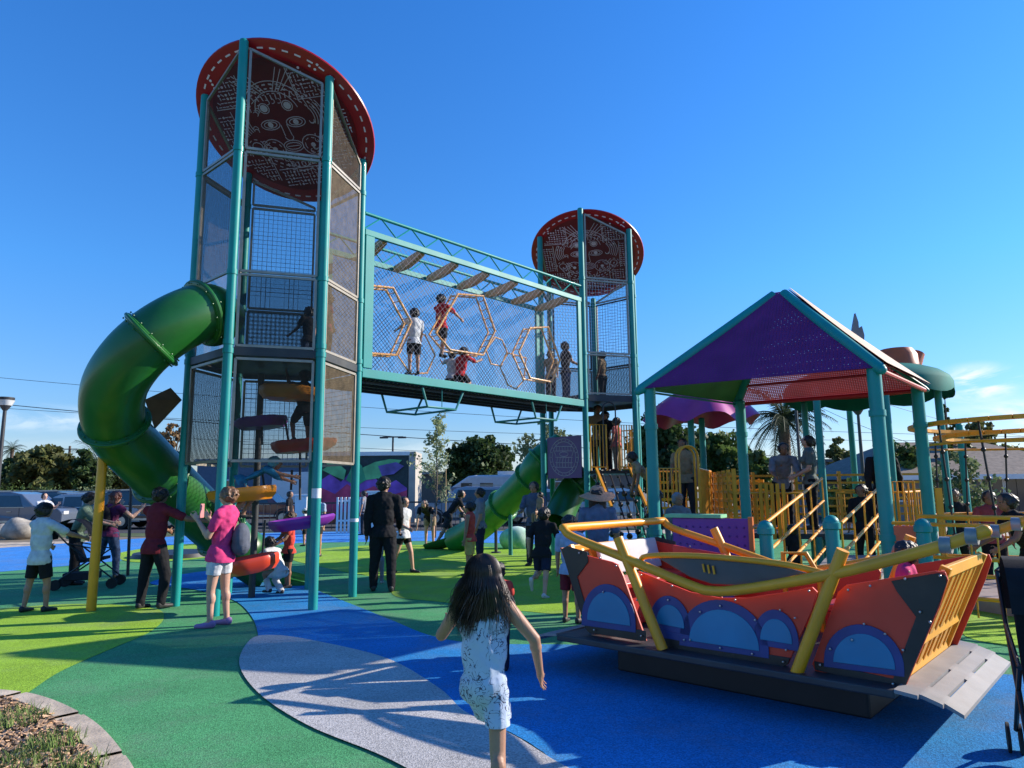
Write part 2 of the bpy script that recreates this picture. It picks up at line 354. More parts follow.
# ============================================================ climbing towers
HC = V((-3.568, 10.5, 0)); R6 = 1.209; A0 = radians(197.53)
NB = radians(47.53); BL = 5.93
C2 = HC+V((cos(NB), sin(NB), 0))*(BL+sqrt(3)*R6)
def hexv(c, i): return V((c.x+R6*cos(A0+i*pi/3), c.y+R6*sin(A0+i*pi/3), 0))
GRAD = radians(257.5); TILT = .605
def ztop(c, z0, p): return z0+TILT*((p.x-c.x)*cos(GRAD)+(p.y-c.y)*sin(GRAD))
Z = V((0, 0, 1))
def post(mb, p, z1, r=.0635, cap=True):
    mb.tube([p+Z*0., p+Z*z1], r, 16)
    if cap: mb.sphere(p+Z*z1, (r*1.02, r*1.02, r*.5), 14, 6)
def framed(parent, p, q, z0a, z0b, z1a, z1b, netm, fr=FRM, w=.035):
    """framed mesh panel between posts p,q with (possibly sloping) bottom and top"""
    d = (q-p).normalized(); a = p+d*.10; b = q-d*.10
    P = [a+Z*z0a, b+Z*z0b, b+Z*z1b, a+Z*z1a]
    f = MB()
    for i in range(4): f.bar(P[i], P[(i+1) % 4], w, w, up=d.cross(Z))
    fo = f.build('panel_frame', fr, parent)
    nv = d.cross(Z)*.003
    m = MB().add(P, [(0, 1, 2, 3)]); m.build('mesh_panel', netm, fo, uvf=planar_uv(a, d, Z))
def disc(parent, c, z0, R):
    g = V((cos(GRAD), sin(GRAD), 0)); nrm = (Z-g*TILT).normalized(); u = g.cross(Z).normalized(); v = nrm.cross(u).normalized()   # v: up-slope towards the camera
    cc = c+Z*z0
    if v.dot(g) < 0: v = -v
    P = lambda x, y, h=0.: cc+u*x+v*y+nrm*h
    m = MB(); n = 72
    rings = [(R*.0, .09), (R*.8, .075), (R*.985, .055), (R, .035), (R*.995, .01), (R*.96, .0)]
    vs = []; fs = []
    for r, h in rings:
        for i in range(n): vs.append(P(r*cos(2*pi*i/n), r*sin(2*pi*i/n), h))
    for j in range(len(rings)-1):
        for i in range(n): fs.append((j*n+i, j*n+(i+1) % n, (j+1)*n+(i+1) % n, (j+1)*n+i))
    fs.append(tuple((len(rings)-1)*n+i for i in range(n)))
    m.add(vs, fs); d = m.build('roof_disc', RED, parent, smooth=True)
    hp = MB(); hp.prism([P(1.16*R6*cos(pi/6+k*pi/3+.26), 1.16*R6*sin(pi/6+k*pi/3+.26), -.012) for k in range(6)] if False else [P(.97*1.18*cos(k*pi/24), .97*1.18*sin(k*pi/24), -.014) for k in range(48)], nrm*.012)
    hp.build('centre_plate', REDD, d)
    s = MB()
    for i in range(44):
        a = 2*pi*i/44
        if i % 1 == 0:
            p = P((R-.13)*cos(a-.035), (R-.13)*sin(a-.035), -.003); q = P((R-.13)*cos(a+.035), (R-.13)*sin(a+.035), -.003); s.bar(p, q, .024, .004, up=nrm)
    s.build('rim_sky_bars', SLOTSKY, d)
    t = MB(); rn = random.Random(5)
    def seg(x0, y0, x1, y1, w_=.011):
        if max(x0*x0+y0*y0, x1*x1+y1*y1) > 1.10**2: return
        t.bar(P(x0, y0, -.018), P(x1, y1, -.018), w_, .004, up=nrm)
    def arc(x, y, r, a0, a1, w_=.011, k=None, ry=None, dash=False):
        k = k or max(4, int(abs(a1-a0)*r*14)+4); ry = ry or r
        for i in range(k):
            if dash and i % 2: continue
            a = a0+(a1-a0)*i/k; b = a0+(a1-a0)*(i+1)/k
            seg(x+r*cos(a), y+ry*sin(a), x+r*cos(b), y+ry*sin(b), w_)
    def blob(x, y, rx, ry=None):
        ry = ry or rx; t.prism([P(x+rx*cos(2*pi*i/12), y+ry*sin(2*pi*i/12), -.020) for i in range(12)], nrm*.004)
    # stylised face with eyes, brow bands and rays
    for sx in (-1, 1):
        arc(sx*.22, .10, .16, 0, 2*pi, ry=.085); arc(sx*.22, .10, .11, 0, 2*pi, ry=.055); blob(sx*.22, .10, .045)
        arc(sx*.2, .38, .085, 0, 2*pi); blob(sx*.2, .38, .06)
        for k in range(5): arc(sx*.30, .16-.0*k, .26+.045*k, -.5 if sx > 0 else pi-.6, .6 if sx > 0 else pi+.5)
        arc(sx*.34, -.32, .13, 0, 2*pi, dash=True); blob(sx*.34, -.32, .04); arc(sx*.34, -.32, .18, 0, 2*pi)
        arc(sx*.62, -.25, .09, 0, 2*pi); arc(sx*.62, -.25, .14, 0, 5, dash=True)
        for k in range(4): seg(sx*(.28+.07*k), .98-.04*k, sx*(.06+.05*k), .62)
    arc(0, .28, .36, .15, pi-.15); arc(0, .30, .44, .1, pi-.1, dash=True); arc(0, .28, .52, .0, pi)
    seg(-.05, .08, -.06, -.12); seg(.05, .08, .06, -.12); arc(0, -.13, .07, pi, 2*pi)
    arc(0, -.30, .13, 0, 2*pi, ry=.06); arc(0, -.30, .17, 0, 2*pi, ry=.10); seg(-.1, -.30, .1, -.30)
    arc(0, -.5, .2, pi, 2*pi); arc(0, -.5, .26, pi, 2*pi, dash=True)
    for r_, w_ in ((.60, .012), (.68, .02), (.75, .012)):
        arc(0, .0, r_, .35, pi-.35, w_, k=34, dash=True); arc(0, .0, r_, pi+.35, 2*pi-.35, w_, k=34, dash=True)
    for k in range(9): seg(-.30+.075*k, .50, -.33+.082*k, .58, .014); seg(-.24+.06*k, -.66, -.24+.06*k, -.60, .014)
    for k in range(26):
        a_ = rn.uniform(0, 6.28); x_, y_ = .50*cos(a_), -.02+.5*sin(a_); arc(x_, y_, .04, a_, a_+3.6, .009, k=6)
    for blk in ((.42, .45, .98, .95), (-.98, .45, -.42, .95), (-1.05, -.9, -.5, -.45), (.5, -.9, 1.05, -.45), (-.45, -1.05, .45, -.7), (.78, -.4, 1.1, .4), (-1.1, -.4, -.78, .4)):
        x0, y0, x1, y1 = blk
        seg(x0, y0, x1, y0); seg(x1, y0, x1, y1); seg(x0, y1, x1, y1); seg(x0, y0, x0, y1)
        q = .062; x = x0+q*.6
        while x < x1-.02:
            y = y0+q*.6
            while y < y1-.02:
                r = rn.random()
                if r < .38: seg(x-.018, y, x+.03, y, .013)
                elif r < .74: seg(x, y-.018, x, y+.03, .013)
                elif r < .86: blob(x, y, .02)
                else: seg(x-.02, y-.02, x+.02, y+.02, .013)
                y += q
            x += q
    t.build('sky_bar_pattern', SLOTSKY, d)
def tower(name, label, c, z0, R, rails, decks, hub_faces, bottom):
    t = thing(name, label, 'play tower', c, group='tall climbing towers')
    H = [hexv(c, i) for i in range(6)]
    for p in H:
        z = ztop(c, z0, p); m = MB(); post(m, p, z+.01)
        po = m.build('post', TEAL, t, smooth=True)
        for zc in rails+[rails[0]+.12]: cl = MB(); cl.tube([p+Z*(zc-.035), p+Z*(zc+.035)], .073, 16); cl.build('collar', TEAL, po, smooth=True)
    disc(t, c, z0+.03, R)
    return t, H
t1, H1 = tower('climbing_tower', 'tall teal hexagonal climbing tower nearest the camera with tilted red disc roof', HC, 7.27, 1.42, [3.45, 4.55, 6.35], None, None, None)
zb, zr, zd, zn = 6.35, 4.55, 3.49, 1.97
for i in range(6):
    p, q = H1[i], H1[(i+1) % 6]
    back = i in (3, 4)
    bridge = (i == 3)
    nm = NETB if back else (NETS if i == 2 else NETD)
    zt0, zt1 = ztop(HC, 7.27, p)-.10, ztop(HC, 7.27, q)-.10
    framed(t1, p, q, zb+.03, zb+.03, zt0, zt1, NETT if i != 2 else NETD)
    if not bridge and i != 0 or i == 0:
        if not bridge: framed(t1, p, q, zr+.03, zr+.03, zb-.03, zb-.03, NETT if i == 1 else nm)
    if i not in (0, 3): framed(t1, p, q, zd+.04, zd+.04, zr-.02, zr-.02, NETG if i == 1 else (NETD if i != 2 else NETS))
    framed(t1, p, q, zn, zn, zd-.14, zd-.14, nm)
    f = MB(); d = (q-p).normalized(); f.bar(p+d*.07+Z*(zd-.04), q-d*.07+Z*(zd-.04), .04, .11); f.build('deck_rim', DGY, t1)
# second skin layer inside makes the guard panels dark; deck plates
dk = MB(); dk.prism([HC+(h-HC)*.93+Z*(zd-.03) for h in H1], Z*.03); dk.build('deck', DGY, t1)
for i, (pp, w_) in enumerate(((H1[4], 0), )):
    pass
bm_ = MB(); bm_.tube([HC+V((-.35, .35, 0))+Z*(zd-.1), HC+V((-.35, .35, 0))], .05, 12); bm_.build('centre_pole', DGY, t1, smooth=True)
# leaf shaped climbing scoops
def scoop(parent, c, r, ang, m, tilt=0., th=.10, nm='climbing_scoop'):
    n = 28; vs = []; fs = []; k = 0
    Rm = Matrix.Rotation(ang, 3, 'Z') @ Matrix.Rotation(tilt, 3, 'Y')
    def rad(a): return r*(1+.28*cos(a))*(1-.10*sin(3*a)**2)
    prof = [(0., .015), (.6, .0), (.86, .03), (.93, th), (1., th+.02), (1.04, th-.01), (1.0, .02), (.8, -.05), (0., -.06)]
    for rr, h in prof:
        for i in range(n):
            a = 2*pi*i/n; R_ = rad(a)*rr; vs.append(V(c)+Rm@V((R_*cos(a), R_*sin(a)*.8, h)))
    for j in range(len(prof)-1):
        for i in range(n): fs.append((j*n+i, j*n+(i+1) % n, (j+1)*n+(i+1) % n, (j+1)*n+i))
    b = MB(); b.add(vs, fs); o = b.build(nm, m, parent, smooth=True)
    return o
scoop(t1, at(282, 396, 10.35), .46, radians(10), ORG, .05, .12)
scoop(t1, at(268, 424, 10.7), .42, radians(170), PUR, .10, .08)
scoop(t1, at(295, 449, 10.4), .46, radians(10), REDP, -.08, .10)
scoop(t1, at(252, 497, 10.15), .46, radians(190), ORG, .10, .12)
scoop(t1, at(293, 526, 9.95), .44, radians(20), PUR, -.12, .08)
scoop(t1, at(257, 567, 9.65), .40, radians(200), REDP, .16, .13)
for (a, b) in (((262, 470), (266, 500)), ((292, 470), (291, 490)), ((262, 445), (262, 425)), ((290, 450), (285, 420)), ((265, 520), (262, 560)), ((300, 500), (300, 440))):
    la = MB(); la.tube([at(a[0], a[1], 10.6), at(b[0], b[1], 10.6)], .018, 8); la.build('hanger_tube', DGY, t1, smooth=True)
fd = MB(); fd.tube([H1[2]+Z*1.47, H1[2]+Z*1.60], .0645, 16); fd.build('paper_sticker', WHT, t1, smooth=True)
fd = MB(); fd.tube([H1[3]+Z*1.10, H1[3]+Z*1.15], .0645, 16); fd.build('paper_sticker', WHT, t1, smooth=True)
# tower 2
t2, H2 = tower('climbing_tower', 'slimmer-looking farther teal climbing tower with red disc roof at the end of the net bridge', C2, 7.12, 1.36, [3.55, 4.52, 6.23], None, None, None)
zb, zr, zd = 6.23, 4.52, 3.6
for i in range(6):
    p, q = H2[i], H2[(i+1) % 6]
    d = (q-p).normalized()
    zt0, zt1 = ztop(C2, 7.12, p)-.10, ztop(C2, 7.12, q)-.10
    nm = NETB if i in (2, 3, 4) else NETD
    if i != 0: framed(t2, p, q, zb+.03, zb+.03, zt0, zt1, NETT)
    if i != 0: framed(t2, p, q, zr+.03, zr+.03, zb-.03, zb-.03, NETB, fr=DGY if i > 1 else FRM)
    if i != 0: framed(t2, p, q, zd+.04, zd+.04, zr-.02, zr-.02, NETD)
    f = MB(); f.bar(p+d*.07+Z*(zd-.06), q-d*.07+Z*(zd-.06), .04, .14); f.build('deck_rim', DGY, t2)
dk = MB(); dk.prism([C2+(h-C2)*.93+Z*(zd-.03) for h in H2], Z*.03); dk.build('deck', DGY, t2)
zl = 1.95
dk = MB(); dk.prism([C2+(h-C2)*.95+Z*(zl-.06) for h in H2], Z*.06); dk.build('lower_deck', DGY, t2)
def gate(parent, p, q, z0, h, nb=6, m=YEL, name='gate', arch=False, r=.017):
    g = MB(); p = V(p); q = V(q)
    g.tube([p+Z*z0, p+Z*(z0+h), q+Z*(z0+h), q+Z*z0], r*1.2, 8); g.tube([p+Z*(z0+.08), q+Z*(z0+.08)], r, 8)
    for k in range(1, nb): g.tube([lerp(p, q, k/nb)+Z*(z0+.08), lerp(p, q, k/nb)+Z*(z0+h)], r*.7, 6)
    return g.build(name, m, parent, smooth=True)
e0, e1 = H2[1], H2[2]; dd = (e1-e0).normalized()
gate(t2, e0+dd*.10, e0+dd*.48, zl, 1.0, 5); gate(t2, e1-dd*.42, e1-dd*.10, zl, 1.0, 5)
gate(t2, H2[2]+(H2[3]-H2[2])*.1, H2[3]-(H2[3]-H2[2])*.1, zl, 1.0, 10); gate(t2, H2[3]+(H2[4]-H2[3])*.1, H2[4]-(H2[4]-H2[3])*.1, zl, 1.0, 10)
ar = MB(); a0, a1 = e0+dd*.42, e0+dd*.72
ar.tube([a0+Z*zl]+[lerp(a0, a1, .5)-dd*.15*cos(pi*k/8)+Z*(zl+1.35+.15*sin(pi*k/8)) for k in range(9)]+[a1+Z*zl], .016, 8)
ar.build('hoop_handle', DGY, t2, smooth=True)
# purple emblem board between the two left posts
p, q = H2[0], H2[1]; bd = V((at(565, 458, 15.55)))
px0, px1 = at(548, 458, 16.0), at(582, 458, 15.28); u = (px1-px0).normalized(); nrm = u.cross(Z).normalized()
if nrm.y > 0: nrm = -nrm
z0, z1 = 1.80, 2.72
b = MB(); P0 = V((px0.x, px0.y, 0)); P1 = V((px1.x, px1.y, 0)); b.prism([P0+Z*z0, P1+Z*z0, P1+Z*z1, P0+Z*z1], nrm*.02)
bo = b.build('emblem_board', PURD, t2, bevel=.004)
e = MB(); cc = lerp(P0, P1, .5)+Z*(z0+z1)/2+nrm*.024; Wd = (P1-P0).length
LN = mat('emblem_lines', (.42, .38, .40), .5)
def eb(x0, y0, x1, y1, w_=.010): e.bar(cc+u*x0+Z*y0, cc+u*x1+Z*y1, w_, .004, up=nrm)
def ebc(x, y, rx, ry, a0=0, a1=2*pi, k=32, w_=.010):
    for i in range(k):
        a = a0+(a1-a0)*i/k; b_ = a0+(a1-a0)*(i+1)/k; eb(x+rx*cos(a), y+ry*sin(a), x+rx*cos(b_), y+ry*sin(b_), w_)
rx, ry = Wd*.42, .41
ebc(0, 0, rx, ry); ebc(0, 0, rx*.82, ry*.84)
for i in range(22):
    a = 2*pi*i/22; eb(rx*.86*cos(a), ry*.87*sin(a), rx*.96*cos(a), ry*.97*sin(a))
for yy in (.24, .14, .0, -.12, -.22): eb(-rx*.6, yy, rx*.6, yy)
for k in range(6): eb(-rx*.5+k*rx*.2, .15, -rx*.5+k*rx*.2, .23); eb(-rx*.5+k*rx*.2, -.11, -rx*.45+k*rx*.2, -.01); eb(-rx*.5+k*rx*.2, -.21, -rx*.5+k*rx*.2, -.13)
ebc(0, .07, rx*.3, .05); eb(-rx*.7, .16, -rx*.55, .02); eb(rx*.7, .16, rx*.55, .02)
e.build('emblem', LN, bo)
# dark climber under the lower deck and yellow slanting grab rails
cl = MB()
for k in range(9):
    for j in range(6):
        a = lerp(e0+dd*.15, e1-dd*.15, j/5); out = V((dd.y, -dd.x, 0))
        p = a+out*(.1+.13*k)+Z*(zl-.1-.2*k); cl.sphere(p+V((random.uniform(-.03, .03), 0, random.uniform(-.05, .05))), random.uniform(.02, .07), 8, 6)
        if k: cl.tube([prev[j], p], .018, 6)
    prev = [lerp(e0+dd*.15, e1-dd*.15, j/5)+out*(.1+.13*k)+Z*(zl-.1-.2*k) for j in range(6)]
cl.build('rope_climber', BLK, t2, smooth=True)
out = V((dd.y, -dd.x, 0))
for a in (e0+dd*.2, e1-dd*.2): gr_ = MB(); gr_.bar(a+Z*(zl+.05)+out*.05, a+out*.75+Z*(zl-.75), .05, .05); gr_.build('grab_rail', YEL, t2)

# ============================================================ net bridge
br = thing('net_bridge', 'teal framed net bridge with hexagon climbing rings between the two towers', 'bridge', (H1[3].x, H1[3].y, 0))
nb = V((cos(NB), sin(NB), 0)); side = V((-nb.y, nb.x, 0))
Cn, Cf = H1[3], H1[4]
def bp_(s, t, z): return Cn+nb*s+side*t+Z*z          # s along the bridge, t across (0 near side)
W = R6; zb0, zt0, zt2 = 3.40, 5.72, 6.04
for t in (0., W):
    f = MB(); s0, s1 = .07, BL-.07
    f.bar(bp_(s0, t, zb0), bp_(s1, t, zb0), .06, .14); f.bar(bp_(s0, t, zt0), bp_(s1, t, zt0), .06, .10)
    f.bar(bp_(s0+.10, t, zb0+.085), bp_(s0+.10, t, zt0-.05), .055, .17, up=nb); f.bar(bp_(s1-.08, t, zb0+.085), bp_(s1-.08, t, zt0-.05), .055, .11, up=nb)
    f.build('side_frame', TEAL, br, bevel=.006)
    tr = MB(); tr.tube([bp_(s0, t, zt2), bp_(s1, t, zt2-.0)], .03, 10)
    n = 18
    for k in range(n):
        a = s0+(s1-s0)*k/n; b_ = s0+(s1-s0)*(k+1)/n
        if k % 2: tr.tube([bp_(a, t, zt2), bp_(b_, t, zt0+.06)], .013, 6)
        else: tr.tube([bp_(a, t, zt0+.06), bp_(b_, t, zt2)], .013, 6)
    tr.build('truss', TEAL, br, smooth=True)
WIRE = mat('net_wire', (.06, .08, .14), .6, var=.1)
def net(t, name):
    nn = MB(); L = BL-.3; Hh = zt0-zb0-.15; sp = .085 if t else .12; r = .0034 if t else .0018
    tot = L+Hh; k = -Hh
    while k < L:
        for sg in (1, -1):
            # line s = k + z (or mirrored)
            a = max(0, -k); b_ = min(Hh, L-k)
            if b_ > a:
                s_a, s_b = k+a, k+b_
                if sg < 0: s_a, s_b = L-s_a, L-s_b
                p, q = bp_(.15+s_a, t, zb0+.08+a), bp_(.15+s_b, t, zb0+.08+b_)
                nn.bar(p, q, r*2, r*2)
        k += sp
    nn.build(name, WIRE, br)
net(W, 'net'); net(0.0, 'net')
fl = MB(); n = 64
for k in range(n):
    s_ = .1+(BL-.2)*k/n; fl.box(bp_(s_, W/2, zb0-.07), (.028, W*.94, .05), rot=NB)
for t in (.15, .45, .75, 1.05): fl.bar(bp_(.08, t, zb0-.11), bp_(BL-.08, t, zb0-.11), .03, .05)
fl.build('floor_grating', BLK, br)
for s_ in (1.35, 4.2):
    hg = MB()
    for t in (.04, W-.04):
        hg.tube([bp_(s_-.0, t, zb0-.1), bp_(s_+.0+.12, t, zb0-.42), bp_(s_+.78, t, zb0-.42), bp_(s_+.95, t, zb0-.1)], .022, 8)
    hg.tube([bp_(s_+.12, .04, zb0-.42), bp_(s_+.12, W-.04, zb0-.42)], .02, 8); hg.tube([bp_(s_+.78, .04, zb0-.42), bp_(s_+.78, W-.04, zb0-.42)], .02, 8)
    hg.tube([bp_(s_+.45, .04, zb0-.42), bp_(s_+.45, .04, zb0-.1)], .008, 6)
    hg.build('under_brace', TEALD, br, smooth=True)
for k in range(7):   # wavy brown ceiling slats
    s_ = .5+k*.82; p = []
    sl_ = MB(); vs = []; m_ = 12
    for i in range(m_+1):
        tt = .05+(W-.1)*i/m_; h = .10*sin(pi*i/m_)
        for dz, ds in ((0, -.05), (0, .05), (-.10-h*.6, .05), (-.10-h*.6, -.05)): vs.append(bp_(s_+ds+tt*.25, tt, zt0+.03+dz))
    fs = [(4*i+j, 4*i+(j+1) % 4, 4*i+4+(j+1) % 4, 4*i+4+j) for i in range(m_) for j in range(4)]+[(0, 1, 2, 3), (4*m_, 4*m_+1, 4*m_+2, 4*m_+3)]
    sl_.add(vs, fs); sl_.build('ceiling_slat', mat('tan_slat', (.60, .31, .10), .5, var=.12), br)
# hexagon climbing rings hung across the bridge (pixel = where each ring corner is seen, put on planes across the bridge)
def on_side(px, py, t):
    r = ray(px, py); k = (t+Cn.dot(side))/V((r.x, r.y, 0)).dot(side); p = r*k; return V((p.x, p.y, p.z+CH))
CO = mat('copper_orange_coat', (.78, .38, .12), .4, var=.1)
rings = [[(363, 285), (393, 288), (411, 322), (396, 355), (363, 353)], [(436, 333), (458, 294), (483, 296), (495, 331), (483, 355), (450, 350)], [(519, 352), (530, 328), (548, 327), (560, 360), (552, 382), (530, 378)]]
rings2 = [[(411, 329), (425, 335), (435, 355), (427, 373), (410, 374), (398, 356)], [(495, 337), (502, 340), (507, 352), (501, 366), (491, 364), (486, 350)], [(500, 367), (508, 385), (516, 389), (524, 380), (526, 358), (508, 353)]]
for pts in rings:
    m = MB(); P = [on_side(x, y, .35) for x, y in pts]; P2 = [p+side*.19 for p in P]
    closed = len(pts) == 6
    m.tube(P, .024, 8, closed=closed); m.tube(P2, .020, 8, closed=closed)
    for i in range(len(P)-(0 if closed else 1)):
        for k in range(4):
            a = lerp(P[i], P[(i+1) % len(P)], (k+.5)/4); m.tube([a, a+side*.19], .008, 6)
    m.build('climbing_ring', CO, br, smooth=True)
for pts in rings2:
    m = MB(); P = [on_side(x, y, .6) for x, y in pts]; m.tube(P, .016, 8, closed=True)
    m.build('climbing_ring', CO, br, smooth=True)
# ============================================================ tube slides
def tube_slide(name, label, path, r, collars, exit_pts=None, m=GRN, group=None):
    base = V((path[-1].x, path[-1].y, 0)); t = thing(name, label, 'slide', base, group=group)
    sp = smooth_path(path, 8); b = MB(); b.tube(sp, r, 32, cap=False)
    inner = MB(); inner.tube(sp, r*.96, 32, cap=False)
    b.build('tube', m, t, smooth=True); inner.build('tube_lining', m, t, smooth=True)
    for i in collars:
        p = sp[i]; d = (sp[min(i+1, len(sp)-1)]-sp[max(i-1, 0)]).normalized(); c = MB()
        c.tube([p-d*.05, p-d*.035, p+d*.035, p+d*.05], [r*1.0, r*1.10, r*1.10, r*1.0], 32); c.ring(p, d, r*1.10, .028, 32, 8); u_ = d.orthogonal().normalized(); w_ = d.cross(u_)
        for q_ in range(14):
            a_ = 2*pi*q_/14; c.sphere(p+(u_*cos(a_)+w_*sin(a_))*r*1.07+d*.058, .013, 6, 4); c.sphere(p+(u_*cos(a_)+w_*sin(a_))*r*1.07-d*.058, .013, 6, 4)
        c.build('collar', m, t, smooth=True)
    return t, sp
path = [HC+V((-.62, -.68, 3.98)), at(205, 312, 9.5), at(170, 327, 9.2), at(135, 355, 9.1), at(114, 390, 9.25), at(117, 428, 9.7), at(146, 461, 10.3), at(178, 492, 11.0), at(213, 525, 11.8), at(245, 553, 12.3), at(272, 571, 12.4)]
ts, sp = tube_slide('tube_slide', 'large glossy green tube slide curling down the left side of the near tower', path, .395, [9, 20, 39, 52, 66], m=GRN)
# open chute at the foot
ch = MB(); a = sp[-1]; b2 = at(300, 578, 12.5); vs = []; m_ = 14
for k, (c, r_, o_) in enumerate(((a, .42, .0), (lerp(a, b2, .5), .40, -.06), (b2+V((.2, 0, -.02)), .38, -.08))):
    for i in range(m_+1):
        an = pi+pi*i/m_; vs.append(c+V((0, cos(an)*r_, sin(an)*r_*.8+o_+.05)))
for k, (c, r_, o_) in enumerate(((b2+V((.2, 0, -.02)), .35, -.08), (lerp(a, b2, .5), .37, -.06), (a, .39, 0))):
    for i in range(m_+1):
        an = pi+pi*i/m_; vs.append(c+V((0, cos(an)*r_, sin(an)*r_*.8+o_+.07)))
fs = [(k*(m_+1)+i, k*(m_+1)+i+1, (k+1)*(m_+1)+i+1, (k+1)*(m_+1)+i) for k in range(5) for i in range(m_)]
ch.add(vs, fs); ch.build('exit_chute', GRNL, ts, smooth=True)
pl = MB(); pb = gz(91, 611); post(pl, V((pb.x, pb.y, 0)), at(102, 432, pb.y).z, .062); pl.build('support_post', YEL, ts, smooth=True)
pn = MB(); P = [at(145, 400, 9.9), at(171, 388, 10.3), at(182, 400, 10.4), at(155, 429, 10.1)]; pn.prism(P, V((.01, -.03, 0))); pn.build('fin_panel', BRN, ts)
p2 = [V((1.2, 16.7, 2.55)), at(541, 462, 16.6), at(530, 478, 16.8), at(503, 505, 17.6), at(476, 529, 18.6), at(455, 541, 19.2)]
ts2, sp2 = tube_slide('tube_slide', 'straight green tube slide running down from the farther tower towards the parked camper', p2, .36, [8, 16, 24], m=mat('mid_green_plastic', (.02, .20, .03), .35, var=.1))
ch = MB(); a = sp2[-1]; b2 = at(430, 548, 19.6); d = (b2-a); d.z = 0; d.normalize(); sd_ = V((-d.y, d.x, 0)); vs = []
for c, r_ in ((a, .36), (lerp(a, b2, .5), .33), (b2, .3), (b2, .27), (lerp(a, b2, .5), .30), (a, .33)):
    for i in range(m_+1):
        an = pi+pi*i/m_; vs.append(c+sd_*cos(an)*r_+Z*(sin(an)*r_*.7+.12))
ch.add(vs, fs); ch.build('exit_chute', GRN, ts2, smooth=True)
for s_ in (12, 22):
    m = MB(); p = sp2[s_]; m.tube([V((p.x, p.y, 0)), V((p.x, p.y, p.z-.3))], .05, 12); m.build('support_post', TEALD, ts2, smooth=True)
p3 = [V((1.75, 16.2, 1.85)), at(573, 490, 16.2), at(564, 505, 16.0), at(558, 522, 15.8)]
ts3, sp3 = tube_slide('tube_slide', 'short dark green tube slide dropping in front of the farther tower under the purple board', p3, .33, [6], m=GRN)
# ============================================================ hip roofed shelter
def glow(m, k):
    nt = m.node_tree; b = nt.nodes['Principled BSDF']; tr = nt.nodes.new('ShaderNodeBsdfTranslucent'); mx = nt.nodes.new('ShaderNodeMixShader'); mx.inputs[0].default_value = k
    nt.links.new(b.inputs['Base Color'].links[0].from_socket, tr.inputs['Color']); outs = [l.to_socket for l in b.outputs[0].links]
    nt.links.new(b.outputs[0], mx.inputs[1]); nt.links.new(tr.outputs[0], mx.inputs[2])
    for o_ in outs: nt.links.new(mx.outputs[0], o_)
    return m
def facet(parent, name, a, b, ap, m, off, dots=None, flare=0.):
    """triangular roof sheet a-b-apex cut off just below the apex, slightly dished"""
    n = 8; vs = []; fs = []; nrm = (b-a).cross(ap-a).normalized()
    if nrm.z < 0: nrm = -nrm
    for i in range(n+1):
        t = i/n*.955; p, q = lerp(a, ap, t), lerp(b, ap, t); sag = -flare*sin(pi*t)
        for j in range(n+1):
            s_ = j/n; vs.append(lerp(p, q, s_)+nrm*(off+sag)+Z*0)
    for i in range(n):
        for j in range(n): fs.append((i*(n+1)+j, i*(n+1)+j+1, (i+1)*(n+1)+j+1, (i+1)*(n+1)+j))
    k = len(vs); vs += [v-nrm*.006 for v in vs]; fs += [tuple(k+i for i in f)[::-1] for f in fs]
    mb = MB().add(vs, fs); ux = (b-a).normalized(); uy = nrm.cross(ux)
    return mb.build(name, m, parent, uvf=planar_uv(a, ux, uy))
ROOFP = glow(holes(mat('purple_perforated_sheet', (.20, .035, .185), .5, var=.12, scale=2, spec=.2), .042, .145, 'dots'), .25)
ROOFT = mat('tan_sheet', (.62, .40, .22), .5, var=.1, scale=3)
ROOFR = glow(mat('red_perforated_sheet', (.42, .03, .035), .5, var=.15, scale=2), .3)
ROOFG = glow(holes(mat('green_perforated_sheet', (.10, .28, .06), .5, var=.15, scale=2), .03, .2, 'dots'), .35)
ROOFW = glow(holes(mat('pale_rose_perforated_sheet', (.36, .09, .10), .5, var=.15, scale=2), .03, .24, 'dots'), .5)
ze = 2.9
pv = [V((1.88, 9.52, 0)), V((4.19, 8.04, 0)), V((5.62, 9.67, 0)), V((3.61, 11.08, 0))]
sh = thing('shade_shelter', 'teal post shelter with pointed purple and tan hip roof', 'shelter', (3.83, 9.58, 0))
for p in pv:
    m = MB(); post(m, p, ze, .078); po = m.build('post', TEAL, sh, smooth=True)
    for z_ in (.95, 2.35): c = MB(); c.tube([p+Z*z_, p+Z*(z_+.07)], .092, 16); c.build('collar', TEAL, po, smooth=True)
ap = at(780, 291, 9.58); pe = [p+Z*(ze+.04) for p in pv]; cc = V((3.83, 9.58, ze+.04))
pe2 = [cc+(p-cc)*1.06-Z*.07 for p in pe]
facet(sh, 'roof_panel', pe2[0], pe2[1], ap, ROOFP, .05, flare=.03)
facet(sh, 'roof_panel', pe2[1], pe2[2], ap, ROOFT, .115, flare=.02)
facet(sh, 'roof_panel', pe2[1], pe2[2], ap, ROOFR, .09, flare=.02)
facet(sh, 'roof_panel', pe2[2], pe2[3], ap, ROOFW, .05, flare=.03)
facet(sh, 'roof_panel', pe2[3], pe2[0], ap, ROOFG, .05, flare=.03)
for i, p in enumerate(pe):
    m = MB(); e = cc+(p-cc)*1.08-Z*.07; top = lerp(e, ap, .955); rr_ = .035 if i == 2 else .07; m.tube([e, lerp(e, top, .02), top], [rr_*.8, rr_, rr_], 14); m.sphere(e, rr_*.8, 12, 8); m.build('hip_beam', TEALD if i in (2, 3) else TEAL, sh, smooth=True)
m = MB()
for k in (.33, .66): m.tube([lerp(pe2[2], ap, k*.6)-Z*.03, lerp(pe2[3], ap, k*.6)-Z*.03], .022, 8)
m.tube([pe2[2]-Z*.0, pe2[3]], .03, 8); m.tube([pe2[1], pe2[2]], .03, 8)
m.build('red_purlin', RED, sh, smooth=True)
